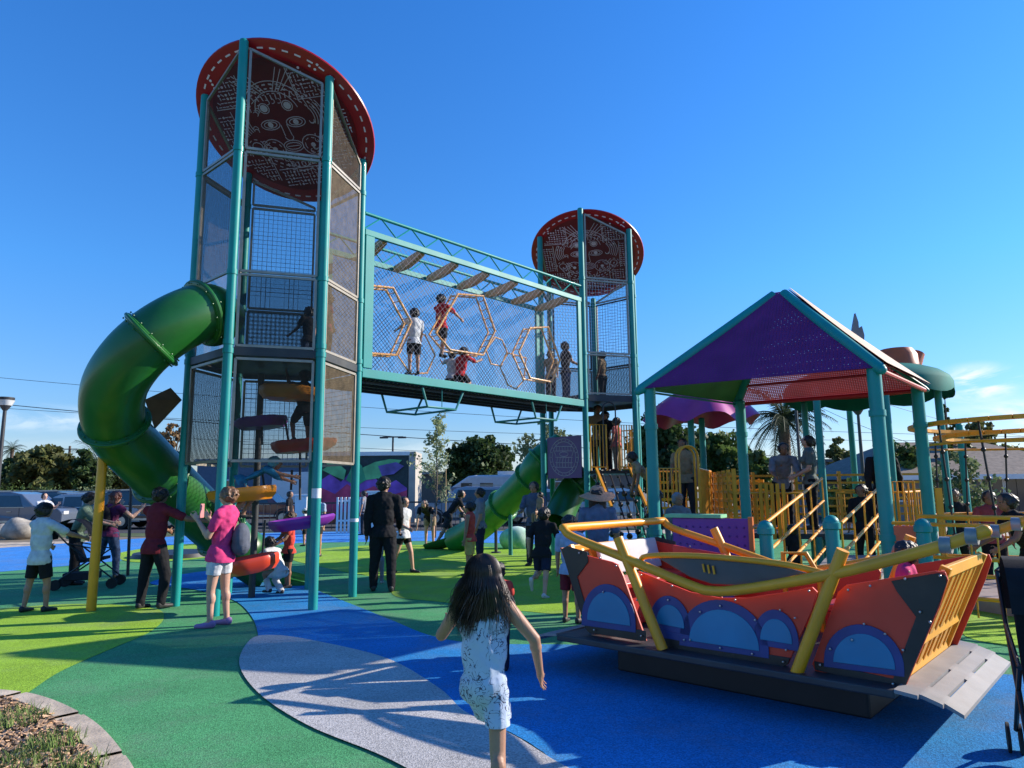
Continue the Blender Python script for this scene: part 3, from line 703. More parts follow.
m = MB(); m.tube([pe2[3], pe2[0]], .015, 8); m.build('eave_tube', TEALD, sh, smooth=True)
# ============================================================ second, domed shelter
s2 = thing('domed_shelter', 'teal domed play shelter with scalloped eaves and an orange cap behind the pointed roof', 'shelter', (6.6, 13.4, 0))
pp = [(817, 12.4), (886, 11.7), (939, 12.3), (804, 14.6), (849, 15.2), (915, 14.9), (957, 14.0)]
Pp = [at(x, 405, y) for x, y in pp]; dc = V((6.75, 13.4, 0)); ze2 = 3.28
for p in Pp:
    m = MB(); post(m, V((p.x, p.y, 0)), ze2 if p is not Pp[-1] else 2.75, .062); m.build('post', TEAL, s2, smooth=True)
vs = []; fs = []; n = 48; prof = [(1.0, -.22), (1.0, .05), (.97, .22), (.88, .42), (.72, .60), (.5, .74), (.25, .82), (.02, .85)]
def domep(a, rr, h, k=0.): 
    R_ = 1.68*rr; sc = .11*abs(sin(a*4)) if k else 0
    return V((dc.x+R_*cos(a)*.84, dc.y+R_*sin(a), ze2+.1+h*.54-sc))
for j, (rr, h) in enumerate(prof):
    for i in range(n): vs.append(domep(2*pi*i/n, rr, h, j == 0))
for j in range(len(prof)-1):
    for i in range(n): fs.append((j*n+i, j*n+(i+1) % n, (j+1)*n+(i+1) % n, (j+1)*n+i))
MB().add(vs, fs).build('dome_roof', mat('dark_teal_dome', (.005, .17, .14), .75, var=.15, scale=2, spec=.15), s2, smooth=True)
vs2 = [dc+Z*(ze2+.1)+(v-dc-Z*(ze2+.1))*.965 for v in vs[n:]]
MB().add(vs2, [tuple(i for i in f) for f in fs[:-n]]).build('red_lining', ROOFR, s2, smooth=True)
m = MB(); c = at(896, 353, 12.6); m.tube([c+Z*(-.35), c+Z*(-.05), c+Z*.06, c+Z*.08], [.36, .34, .27, .1], 24); m.tube([c+V((.3, 0, -.2)), c+V((.42, 0, .0))], [.14, .1], 12); m.build('orange_cap', ORG if False else mat('orange_red_cap', (.50, .10, .02), .4, var=.1), s2, smooth=True)
m = MB(); P = [at(x, y, 12.9) for x, y in ((851, 345), (853, 327), (855.5, 313), (858.5, 322), (859, 328), (862, 326), (864.5, 335), (864, 348))]; m.prism(P, V((0, .06, 0))); m.build('grey_fin', mat('grey_fin_plastic', (.25, .22, .22), .5), s2)
# ============================================================ purple flower canopy
cpn = thing('flower_canopy', 'small purple petal shaped canopy on teal posts left of the pointed shelter', 'canopy', tuple(at(699, 500, 14)[:2])+(0,))
cx = at(699, 410, 14.); n = 64; ap2 = V((cx.x, cx.y, 3.62)); vs = []; fs = []
for j in range(7):
    t = j/6
    for i in range(n):
        a = 2*pi*i/n+.35; lob = abs(cos(a*3)); R_ = 1.17*t*(.86+.14*(1-lob**2)); z = 3.62-.62*t**1.6-.16*(lob**3)*t*t; vs.append(V((cx.x+R_*cos(a), cx.y+R_*sin(a), z-.05*(t > .95)+.0)))
for j in range(6):
    for i in range(n): fs.append((j*n+i, j*n+(i+1) % n, (j+1)*n+(i+1) % n, (j+1)*n+i))
MB().add(vs, fs).build('petal_roof', mat('magenta_purple_plastic', (.36, .04, .20), .4, var=.15, scale=2), cpn, smooth=True)
for x, y in ((692, 13.6), (703, 14.3), (743, 14.3)):
    p = at(x, 450, y); m = MB(); post(m, V((p.x, p.y, 0)), 2.95 if x != 743 else 2.9, .062); m.build('post', TEAL, cpn, smooth=True)
# play deck under the canopy with gates
pdk = thing('play_deck', 'raised play deck with yellow slatted gates and a hoop below the purple canopy', 'play deck', tuple(at(680, 500, 12.6)[:2])+(0,))
a = at(648, 500, 12.2); b_ = at(700, 500, 12.6); c = at(712, 500, 14.8); d = at(655, 500, 14.6); zz = .95
for v in (a, b_, c, d): v.z = 0
m = MB(); m.prism([v+Z*zz for v in (a, b_, c, d)], Z*-.08); m.build('deck', DGY, pdk)
for p, q, nn_ in ((a, lerp(a, b_, .62), 8), (b_, c, 12), (d, c, 9), (a, d, 12)): gate(pdk, p, q, zz, .95, nn_, name='barrier')
for p in (a, b_, c, d): m = MB(); m.tube([p, p+Z*(zz-.05)], .05, 12); m.build('support_post', TEALD, pdk, smooth=True)
m = MB()
for off in (0, .25):
    p, q = lerp(a, b_, .62)+V((0, off, 0)), b_+V((0, off, 0)); m.tube([p+Z*zz]+[lerp(p, q, .5-.5*cos(pi*k/8))+Z*(zz+1.15+.2*sin(pi*k/8)) for k in range(9)]+[q+Z*zz], .02, 8)
m.build('hoop_handle', YEL, pdk, smooth=True)
# tactile panel
tp = thing('tactile_panel', 'purple perforated activity panel with orange edge and mint ledge behind the boat', 'play panel', tuple(at(712, 540, 8.3)[:2])+(0,))
p, q = at(673, 540, 8.7), at(750, 540, 8.2); p.z = q.z = 0; d = (q-p).normalized(); nr = V((d.y, -d.x, 0))
m = MB(); m.prism([p+Z*.15, q+Z*.15, q+Z*1.20, p+Z*1.20], -nr*.03); bo = m.build('board', PUR, tp, bevel=.008)
m = MB()
for i in range(11):
    for j in range(9): m.sphere(p+d*(.09+.085*i)+Z*(.3+.1*j)+nr*.0, (.014, .014, .014), 6, 4)
m.build('knob_pattern', mat('violet_knobs', (.12, .015, .20), .4), bo)
m = MB(); m.bar(q+d*.02, q+d*.02+Z*1.22, .05, .05, up=nr); m.build('orange_edge', mat('orange_edge_plastic', (.65, .16, .03), .4), tp)
m = MB(); m.box((p+q)/2+Z*1.225-nr*.1-d*.2, ((q-p).length*.75, .25, .04), rot=atan2(d.y, d.x)); m.build('mint_ledge', mat('mint_plastic', (.22, .55, .28), .5), tp)
# ============================================================ ramps
def rail_line(parent, pts, hs_, r=.02, nb=5, m=YEL, name='railing', r2=None):
    g = MB(); pts = [V(p) for p in pts]
    for h in hs_: g.tube([p+Z*h for p in pts], r, 8)
    for i in range(len(pts)-1):
        for k in range(nb+1):
            q = lerp(pts[i], pts[i+1], k/nb); g.tube([q, q+Z*hs_[0]], (r2 or r*.8), 8)
    return g.build(name, m, parent, smooth=True)
def domed(parent, p, h, r=.07):
    m = MB(); p = V((p.x, p.y, 0)); m.tube([p, p+Z*(h-.09)], r, 18); m.tube([p+Z*(h-.16), p+Z*(h-.15), p+Z*(h-.09), p+Z*(h-.08)], [r, r*1.28, r*1.28, r], 18); m.sphere(p+Z*(h-.09), r*1.15, 16, 10)
    return m.build('domed_post', TEAL, parent, smooth=True)
rp = thing('access_ramp', 'grey ramp with yellow handrails between teal domed posts rising behind the boat', 'ramp', (3.3, 8.4, 0))
L0, L1, R0, R1 = V((2.72, 7.75, .12)), V((4.35, 10.0, .62)), V((3.50, 7.65, .12)), V((5.25, 9.9, .62))
m = MB(); m.prism([L0, R0, R1, L1], Z*-.10); m.build('ramp_deck', mat('ramp_plate', (.30, .29, .28), .6, var=.12, dirt=.2), rp)
rail_line(rp, [L0, L1], [1.05, .74, .42, .12], nb=4, r=.019, r2=.012); rail_line(rp, [R0, R1], [1.05, .74, .42, .12], nb=5, r=.019, r2=.012)
domed(rp, at(765, 520, 7.6), 1.22); domed(rp, at(831, 520, 7.55), 1.27); domed(rp, at(922, 520, 7.7), 1.22)
m = MB(); p, q = at(888, 530, 8.0), at(917, 530, 7.85); p.z = q.z = 0; m.prism([p+Z*.55, q+Z*.55, q+Z*1.12, p+Z*1.12], V((0, .03, 0))); m.build('orange_panel', mat('coral_plastic', (.75, .13, .05), .4, var=.06), rp, bevel=.01)
m = MB(); m.tube([p+Z*1.15, q+Z*1.15], .02, 8); m.build('panel_rail', YEL, rp, smooth=True)
wk = thing('raised_walkway', 'raised grey walkway fenced with yellow slatted barriers under the shelters', 'walkway', (4.6, 13, 0))
a, b_, c, d = at(735, 500, 12.2), at(905, 500, 11.2), at(930, 500, 14.6), at(712, 500, 15.2)
for v in (a, b_, c, d): v.z = 0
zz = .8
m = MB(); m.prism([v+Z*zz for v in (a, b_, c, d)], Z*-.09); m.build('deck', DGY, wk)
for k, (p, q) in enumerate(((a, lerp(a, b_, .42)), (lerp(a, b_, .62), b_), (b_, c))):
    g = gate(wk, p, q, zz, .66, 9, name='barrier')
m = MB(); p, q = lerp(a, b_, .16), lerp(a, b_, .30)
for k in range(5): pk = lerp(p, q, k/4); m.box(pk+Z*(zz+.36)-V((0, .04, 0)), (.055, .03, .92), rot=.1)
m.build('board_gate', YELP, wk)
for (p, q) in ((d, c), (a, d)):
    m = MB(); dd_ = (q-p).normalized()
    for k in range(6): m.bar(p+Z*(zz+.2+.16*k), q+Z*(zz+.2+.16*k), .025, .045)
    for k in range(6): m.bar(lerp(p, q, k/5)+Z*zz, lerp(p, q, k/5)+Z*(zz+1.08), .06, .06)
    m.build('slat_barrier', YELP, wk)
m = MB()
for k in range(12):
    q_ = lerp(at(660, 500, 17), at(760, 500, 15.6), k/11); q_.z = 0; m.bar(q_+Z*.5, q_+Z*1.75, .03, .03)
for h in (.9, 1.1, 1.3, 1.5, 1.7): m.bar(V(at(655, 500, 17)[:2]+(h,)) if False else V((at(655, 500, 17).x, 17, h)), V((at(765, 500, 15.5).x, 15.5, h)), .03, .06)
m.build('slat_barrier', YELP, wk)
m = MB(); m.bar(at(938, 488, 11.), V((at(938, 488, 11).x, 11, .2)), .10, .03, up=(0, 1, 0)); m.build('board_post', YELP, wk)
for v in (a, b_, c, d, lerp(a, b_, .5), lerp(d, c, .5)): m = MB(); m.tube([v, v+Z*(zz-.05)], .05, 12); m.build('support_post', TEALD, wk, smooth=True)
m = MB(); p, q = at(893, 500, 10.4), at(915, 500, 10.3); p.z = q.z = 0
gate(wk, p, q, .6, 1.02, 4, name='arched_gate')
# low ramp at the right edge
lr = thing('access_ramp', 'low grey ramp with orange yellow rails running off the right edge', 'ramp', tuple(gz(1000, 610)[:2])+(0,))
a, b_ = gz(955, 607), gz(1150, 640); c, d = gz(1150, 590), gz(948, 583)
m = MB(); m.prism([a, b_, c, d], Z*.16); m.build('ramp_deck', mat('pinkish_grey_deck', (.34, .26, .23), .6, var=.12), lr)
g0, g1 = at(920, 540, 8.25), at(1120, 540, 7.0); g0.z = g1.z = .14
rail_line(lr, [g0, g1], [1.07, .98, .62, .44, .2], r=.022, nb=7, r2=.010)
k0, k1 = V(d)+Z*.14, V(c)+Z*.14
rail_line(lr, [k0, k1], [.95, .6, .3], r=.02, nb=6, r2=.010)
# rope climber
rc = thing('rope_climber', 'yellow ringed rope climber with thin black ropes at the right edge', 'climber', tuple(at(1045, 500, 9.8)[:2])+(0,))
cx = at(1045, 435, 9.8); m = MB()
for rx, z_, w_ in ((1.62, 2.40, .05), (1.30, 2.24, .05)):
    for i in range(40):
        a, b2 = 2*pi*i/40, 2*pi*(i+1)/40; m.bar(V((cx.x+rx*cos(a), cx.y+rx*sin(a)*.9, z_)), V((cx.x+rx*cos(b2), cx.y+rx*sin(b2)*.9, z_)), .16, w_)
m.build('ring_beam', YELP, rc)
m = MB(); m.tube([V((cx.x+1.6*cos(2*pi*i/32), cx.y+1.5*sin(2*pi*i/32), 2.12)) for i in range(32)], .018, 8, closed=True); m.tube([V((cx.x+1.6*cos(2*pi*i/32), cx.y+1.5*sin(2*pi*i/32), 1.12)) for i in range(32)], .02, 8, closed=True); m.build('ring_tube', YEL, rc, smooth=True)
for i in range(16):
    m = MB(); a = 2*pi*(i+.3)/16; p = V((cx.x+1.58*cos(a), cx.y+1.45*sin(a), 2.38)); q = V((cx.x+1.58*cos(a+.06), cx.y+1.48*sin(a+.06), .9)); m.tube([p, q], .014, 8)
    for k in (.25, .5, .75, 1.): m.sphere(lerp(p, q, k), .032, 8, 6)
    m.build('rope', BLK, rc, smooth=True)
for i in (0, 1):
    a = pi/4+i*pi/2; p = V((cx.x+1.62*cos(a), cx.y+1.47*sin(a), 0)); m = MB(); post(m, p, 2.5, .05); m.build('post', TEALD if i % 2 else DGY, rc, smooth=True)
# ============================================================ rocking boat
SO = V((2.30, 4.45, 0)); SA = radians(-42.5); sa = V((cos(SA), sin(SA), 0)); sb = V((-sa.y, sa.x, 0)); SW = 1.78
bt = thing('rocking_boat', 'big orange and yellow rocking boat with blue porthole arches', 'play boat', tuple(SO+sa*-1.2+sb*.9))
def sp_(s, t, z): return SO+sa*s+sb*t+Z*z
def st(px, py, t):
    r = ray(px, py); k = (t+SO.dot(sb))/V((r.x, r.y, 0)).dot(sb); return V((r.x*k, r.y*k, CH+r.z*k))
def mir(p):          # mirror to the far side
    t = (p-SO).dot(sb); return p+sb*(SW-2*t)
REDB = mat('orange_red_hull_panel', (.68, .062, .03), .42, var=.06, scale=3, coat=.05, spec=.3, dirt=.08)
BLUA = mat('dark_blue_arch', (.025, .045, .20), .4, var=.1, dirt=.08); BLUW = mat('blue_window', (.010, .20, .38), .35, var=.1, scale=3, dirt=.1)
BLKP = mat('black_hull_panel', (.018, .016, .016), .4, var=.2, dirt=.08)
TRN = mat('orange_hull_side', (.55, .13, .02), .4, var=.08)
BOLT = mat('bolt_steel', (.55, .53, .5), .35, metal=.9)
fz = .34
# platform
m = MB(); P = [sp_(-2.62, -.02, fz), sp_(-.02, -.02, fz), sp_(-.02, SW+.02, fz), sp_(-2.62, SW+.02, fz)]; m.prism(P, Z*-.05)
pf = m.build('platform', DGY, bt, bevel=.01)
m = MB(); m.prism([sp_(s, t, .0) for s, t in ((-2.34, .46), (-.31, .46), (-.31, SW-.3), (-2.34, SW-.3))], Z*.29); m.build('rocker_base', BLK, bt, bevel=.02)
# end steps: grey plates sloping away, with slots cut as dark strips
STEP = mat('grey_step_plate', (.26, .25, .25), .55, var=.1, scale=5, bump=.15, bscale=200, dirt=.25)
for sgn, s0 in ((1, -.02), (-1, -2.62)):
    m = MB(); o = .34*sgn; e = .05
    cols = [(-.02, .12, .0), ]
    # plate made of strips between slot rows so the slots are real gaps
    def stepz(u): return fz-.10*u*u
    us = [0, .37, .42, .67, .72, 1.0]; ts_ = [(-.02, SW+.02)]
    for k in range(5):
        u0, u1 = us[k], us[k+1]
        segs = [(.02 if k < 4 else .06, SW-.02 if k < 4 else SW-.06)] if k not in (1, 3) else [(.02, .25), (.80, 1.0), (1.50, SW-.02)]
        if k == 3: segs = [(.02, .22), (.72, .95), (1.45, SW-.02)]
        if k == 0: segs = [(-.02, SW+.02)]
        for t0, t1 in segs:
            c_ = [sp_(s0+o*u0, t0, stepz(u0)+.008), sp_(s0+o*u1, t0, stepz(u1)+.008), sp_(s0+o*u1, t1, stepz(u1)+.008), sp_(s0+o*u0, t1, stepz(u0)+.008)]
            m.prism(c_, Z*-.022)
    m.build('end_step', STEP, bt)
# side panels
def panel_side(side_fn):
    def pn(pts, t, m_, name, th=.02, par=None, lift=0.):
        P = [side_fn(st(x, y, t-lift)) for x, y in pts]; mb = MB(); mb.prism(P, (sb if side_fn is ident else -sb)*th); return mb.build(name, m_, par or bt, bevel=.003)
    ident_ = side_fn
    # hull panel A, B, C with black trim, arch surround, windows
    A = pn([(561, 549), (612, 562), (618, 565), (623, 576), (646, 641), (640, 641), (589, 633), (585, 628)], .15, REDB, 'hull_panel')
    pn([(561, 549), (567, 546), (587, 552), (588, 562), (577, 577), (590, 622), (646, 631), (646, 641), (640, 641), (589, 633), (585, 628)], .15, BLKP, 'black_trim', .008, A, .010)
    B = pn([(638, 571), (660, 580), (690, 592), (720, 598), (745, 598), (780, 593), (812, 587), (817, 592), (812, 610), (788, 664), (782, 668), (665, 647), (658, 640)], .15, REDB, 'hull_panel')
    pn([(660, 637), (790, 658), (788, 664), (782, 668), (665, 647), (658, 641)], .15, BLKP, 'black_trim', .008, B, .010)
    Cc = pn([(846, 585), (935, 571), (945, 572), (948, 580), (940, 605), (905, 688), (898, 691), (815, 671), (812, 664), (838, 592)], .15, REDB, 'hull_panel')
    pn([(891, 581), (938, 573), (946, 576), (946, 584), (938, 606), (905, 687), (898, 690), (815, 670), (814, 661), (893, 679), (916, 617), (897, 592)], .15, BLKP, 'black_trim', .008, Cc, .010)
    def arch(cx, cy, rx, ry, par, k=1.32, base=None, tilt=.17):
        def pts(f, yb): 
            out = []
            for i in range(19):
                a = pi-pi*i/18; out.append((cx+rx*f*cos(a), cy+tilt*(rx*f*cos(a))-ry*f*sin(a)))
            return out+[(cx+rx*f, cy+tilt*rx*f+yb), (cx-rx*f, cy-tilt*rx*f+yb)]
        o = pn(pts(k, 7), .15, BLUA, 'porthole_frame', .008, par, .014)
        pn(pts(1., 1), .15, BLUW, 'porthole_window', .006, o, .020)
    arch(608.5, 622, 21.5, 30, A, 1.26, tilt=.14)
    arch(724, 645, 35, 35, B, 1.28, tilt=.15)
    arch(670, 625, 14, 20, B, 1.45, tilt=.2); arch(776, 641, 16, 22, B, 1.42, tilt=.16)
    pn([(655, 627), (685, 632), (680, 641), (663, 638)], .15, BLUA, 'porthole_frame', .006, B, .012)
    arch(864, 665, 31, 31, Cc, 1.30, tilt=.13)
    mb = MB()
    for x, y in ((579, 553), (600, 558), (616, 566), (641, 575), (672, 586), (735, 600), (809, 591), (848, 590), (870, 586), (905, 579), (940, 576), (920, 612), (930, 622), (903, 650), (893, 684), (820, 665), (852, 640), (864, 624), (885, 634), (830, 649), (594, 630), (641, 636), (603, 592), (637, 600), (720, 606), (700, 612), (755, 620), (690, 640), (720, 648), (752, 654), (783, 662), (668, 600), (684, 640), (780, 610), (795, 618), (786, 650)):
        p = side_fn(st(x, y, .124)); mb.sphere(p, .009, 8, 5)
    mb.build('bolts', BOLT, bt, smooth=True)
ident = lambda p: p
panel_side(ident); panel_side(mir)
# yellow rails
def rail(pts, t, r, name='hand_rail', k=4, both=True):
    for fn in ((ident, mir) if both else (ident,)):
        P = smooth_path([fn(st(x, y, t)) for x, y in pts], k); m = MB(); m.tube(P, r, 16); m.sphere(P[0], r, 12, 8); m.sphere(P[-1], r, 12, 8); m.build(name, YEL, bt, smooth=True)
rail([(563, 528), (573, 537), (620, 556), (690, 585), (712, 591), (738, 590), (790, 582), (842, 572), (905, 556), (945, 545), (985, 531)], .05, .036, k=5)
P = [st(563, 528, .05), mir(st(563, 528, .05))]; m = MB(); c0 = P[0]; m.tube([c0, c0+sa*-.03+sb*.12, P[1]+sa*-.03-sb*.12, P[1]], .036, 16); m.build('bow_rail', YEL, bt, smooth=True)
for (a, b_) in (((618, 538), (663, 650)), ((843, 550), (796, 675))):
    for fn in (ident, mir):
        m = MB(); m.tube([fn(st(*a, .055)), fn(st(*b_, .055))], .041, 16); m.build('strut', YEL, bt, smooth=True)
for fn in (ident, mir):
    m = MB()
    for x, y in ((946, 545), (972, 536)): p = fn(st(x, y, .05)); m.tube([p-sa*.03, p+sa*.03], .049, 16)
    m.build('rail_clamp', GAL, bt, smooth=True)
# end grilles (slanted slatted yellow walls) at both ends
for e in (1, -1):
    s0 = -.05 if e > 0 else -2.40; s1 = s0+.30*e; m = MB(); z0, z1 = fz+.02, 1.04
    def ep(t, h): return sp_(s0+(s1-s0)*h, t, z0+(z1-z0)*h)
    m.bar(ep(.30, 0), ep(.30, 1.02), .05, .06, up=sa); m.bar(ep(SW-.30, 0), ep(SW-.30, 1.02), .05, .06, up=sa)
    n = 8
    for k in range(1, n): t = .30+(SW-.60)*k/n; m.bar(ep(t, .02), ep(t, .98), .045 if k % 2 else .09, .03, up=sa)
    for h in (.03, .33, .97): m.bar(ep(.30, h), ep(SW-.30, h), .035, .07)
    m.build('end_grille', YELP, bt, bevel=.004)
    m = MB()
    for fn in (ident, mir):
        m.prism([fn(sp_(s0-.02*e, .175, z0)), fn(sp_(s1-.0*e, .175, z1)), fn(sp_(s1-.02*e, .27, z1)), fn(sp_(s0-.04*e, .27, z0))], sa*.02*e)
    m.build('hull_side', TRN, bt)
# interior: red benches with grey backs, table
INR = mat('red_seat_plastic', (.45, .025, .02), .4, var=.1); GRS = mat('pale_grey_plastic', (.45, .44, .45), .45, var=.06, dirt=.15)
for s0, e in ((-2.3, 1), (-.35, -1)):
    m = MB(); m.box(sp_(s0, SW/2, fz+.40), (.34, SW-.5, .05), rot=SA); m.box(sp_(s0, SW/2, fz+.20), (.05, SW-.6, .36), rot=SA); m.build('bench', INR, bt, bevel=.01)
m = MB(); m.prism([sp_(-2.55, .55, .78), sp_(-2.55, SW-.22, .78), sp_(-2.62, SW-.22, 1.06), sp_(-2.62, .55, 1.06)], sa*.04); m.build('grey_backrest', GRS, bt, bevel=.015)
m = MB(); m.prism([sp_(-1.55, SW-.30, .6), sp_(-2.35, SW-.30, .55), sp_(-2.35, SW-.30, 1.0), sp_(-1.8, SW-.30, .94)], sb*.03); m.build('red_inner_panel', INR, bt, bevel=.01)
DK = mat('slate_table_top', (.045, .06, .075), .4, var=.1, dirt=.1)
tpn = [(658, 558), (700, 558), (775, 565), (806, 573), (770, 581), (735, 585), (712, 584), (690, 577)]
T0 = [st(x, y, .12) for x, y in tpn]
m = MB(); m.prism([st(*tpn[i], .10) for i in range(8)], sb*.02); tb = m.build('play_table', DK, bt, bevel=.003)
m = MB(); m.tube(smooth_path([st(x, y, .09) for x, y in ((640, 563), (648, 556), (700, 556), (775, 563), (815, 571), (838, 578))], 4), .022, 10); m.build('table_rim', YEL, tb, smooth=True)
m = MB()
for k in (-1, 0, 1): p = st(708+k*5, 569+k, .085); m.tube([p+Z*.03, p-Z*.03+sa*.01], .008, 6)
m.build('yellow_marks', YELP, tb)
m = MB(); m.tube([sp_(-1.25, SW-.28, fz), sp_(-1.25, SW-.28, .98), sp_(-1.05, SW-.28, .98), sp_(-.95, SW-.28, .80), sp_(-.95, SW-.28, fz)], .022, 10); m.build('grab_loop', YEL, bt, smooth=True)
# ============================================================ plants
BARK = mat('bark', (.12, .085, .06), .9, var=.3, scale=12, bump=.6, bscale=30)
def leafmat(name, col, var=.45):
    m = mat(name, col, .6, var=var, scale=.9, spec=.3, detail=6)
    b = m.node_tree.nodes['Principled BSDF']; b.inputs['Transmission Weight'].default_value = 0
    nt = m.node_tree; tr = nt.nodes.new('ShaderNodeBsdfTranslucent'); mx = nt.nodes.new('ShaderNodeMixShader'); mx.inputs[0].default_value = .35
    src = b.inputs['Base Color'].links[0].from_socket; nt.links.new(src, tr.inputs['Color'])
    nt.links.new(b.outputs[0], mx.inputs[1]); nt.links.new(tr.outputs[0], mx.inputs[2]); nt.links.new(mx.outputs[0], nt.nodes['Material Output'].inputs['Surface']); return m
LF1 = leafmat('dark_leaves', (.055, .095, .026)); LF2 = leafmat('olive_leaves', (.13, .14, .04)); LF3 = leafmat('fresh_leaves', (.11, .17, .04)); LF4 = leafmat('pale_leaves', (.20, .24, .11)); LF5 = leafmat('palm_leaves', (.05, .075, .03)); LF6 = leafmat('cream_green_leaves', (.30, .33, .16))
def leaves(mb, rnd, c, R, n, size, flat=.8):
    for _ in range(n):
        d = V((rnd.gauss(0, 1), rnd.gauss(0, 1), rnd.gauss(0, 1)*flat)).normalized()*rnd.random()**.4
        p = V(c)+V((d.x*R[0], d.y*R[1], d.z*R[2])); s = size*rnd.uniform(.6, 1.4)
        a = V((rnd.gauss(0, 1), rnd.gauss(0, 1), rnd.gauss(0, 1))).normalized(); b = a.orthogonal().normalized(); b = (Matrix.Rotation(rnd.uniform(0, 6.28), 3, a) @ b)
        cc_ = a.cross(b)*.45
        mb.add([p-b*s*.5, p+cc_*s, p+b*s*.5, p-cc_*s], [(0, 1, 2, 3)])
def tree(name, label, cat, x, y, h, w, m, seed, trunk=.12, base=.25, n=60, per=70, leaf=.28, group=None, d=None, z0=0., squash=.75, kind=None):
    rnd = random.Random(seed); t = thing(name, label, cat, (x, y, z0), group=group); tm = MB(); cr = MB(); d = d or w
    topz = z0+h; zc = z0+h*(base+1)/2; rz = h*(1-base)/2
    tm.tube([V((x, y, z0-.1)), V((x+.05*h*.2, y, z0+h*base)), V((x, y, z0+h*.6))], [trunk, trunk*.75, trunk*.4], 10)
    for i in range(n):
        a = rnd.uniform(0, 2*pi); u = rnd.uniform(-1, 1); rr = (rnd.random()**.35)*rnd.uniform(.75, 1.08); q = sqrt(max(0, 1-u*u))
        c = V((x+w/2*q*cos(a)*rr, y+d/2*q*sin(a)*rr, zc+rz*u*rr)); r = rnd.uniform(.10, .22)*min(w, h)
        if rnd.random() < .35: tm.tube([V((x, y, z0+h*rnd.uniform(base*.8, .6))), lerp(V((x, y, zc)), c, .6)+Z*rnd.uniform(-.1, .1), c], [trunk*.35, trunk*.2, trunk*.06], 6, cap=False)
        leaves(cr, rnd, c, (r, r, r*squash), per, leaf)
    tm.build('trunk', BARK, t, smooth=True); cr.build('crown', m, t); return t
bk = 'trees beyond the parking lot'
def px_tree(px, y0, y1, wpx, Y, *a, **k):
    """tree whose crown top is seen at y0 and foot hidden behind things"""
    p = at(px, y0, Y); return p.x, Y, p.z, wpx*Y/FPX
def T(px, ytop, wpx, Y, label, m, seed, **k):
    x, y, h, w_ = px_tree(px, ytop, 0, wpx, Y); return tree(k.pop('name', 'tree'), label, 'tree', x, y, h, w_, m, seed, group=bk, **k)
T(48, 443, 56, 60, 'wide olive green tree behind the parked cars at the left edge', LF2, 1, n=80, per=75, leaf=.42, base=.12, trunk=.3)
T(20, 452, 40, 66, 'darker rounded tree overlapping the olive tree at the far left', LF1, 2, n=50, per=70, leaf=.42, base=.12, trunk=.3)
T(92, 452, 34, 60, 'dark tree with ragged top seen below the green tube slide', LF1, 3, n=50, per=70, leaf=.4, base=.12, trunk=.3)
T(120, 462, 40, 64, 'low olive tree half hidden behind the curved tube slide', LF2, 33, n=40, per=70, leaf=.4, base=.1, trunk=.3)
T(480, 438, 62, 58, 'dense round dark green tree behind the parked camper', LF1, 4, n=130, per=110, leaf=.34, base=.22, trunk=.35)
T(176, 420, 24, 46, 'thin bare-ish tree with brown leaves behind the near tower', leafmat('brown_leaves', (.20, .12, .05)), 5, n=30, per=24, leaf=.25, base=.4, trunk=.12)
T(540, 420, 60, 40, 'airy pale green tree with thin branches behind the farther tower', LF4, 6, n=40, per=38, leaf=.20, base=.35, trunk=.12)
T(664, 408, 66, 36, 'tall dark green tree behind the purple canopy', LF1, 7, n=110, per=100, leaf=.26, base=.1, trunk=.25)
T(720, 428, 60, 38, 'mid green bushy tree right of the purple canopy posts', LF3, 8, n=90, per=90, leaf=.25, base=.08, trunk=.25)
T(755, 452, 44, 34, 'low leafy tree under the palm fronds', LF3, 88, n=60, per=80, leaf=.22, base=.05, trunk=.2)
T(838, 440, 26, 45, 'small round tree on the skyline between the shelter posts', LF2, 9, n=36, per=60, leaf=.26, base=.3, trunk=.15)
T(848, 478, 44, 30, 'low bright shrub tree behind the raised walkway', LF3, 10, n=50, per=80, leaf=.2, base=.0, trunk=.1)
T(900, 440, 52, 34, 'dark green tree between the teal shelter posts on the right', LF3, 11, n=80, per=85, leaf=.23, base=.05, trunk=.2)
T(952, 418, 26, 36, 'slender dark tree rising behind the rope climber', LF1, 12, n=40, per=45, leaf=.22, base=.3, trunk=.15)
T(975, 412, 34, 38, 'feathery tree with spiky top above the low building', LF2, 13, n=36, per=36, leaf=.24, base=.4, trunk=.15)
T(1010, 446, 46, 42, 'bushy olive tree at the far right behind the rope climber', LF2, 14, n=50, per=60, leaf=.26, base=.1, trunk=.2)
x, y, h, w_ = px_tree(941, 382, 0, 9, 34)
tree('cypress_tree', 'narrow dark columnar cypress behind the domed shelter', 'tree', x, y, h, w_+.1, LF1, 15, n=60, per=50, leaf=.14, base=.05, trunk=.12)
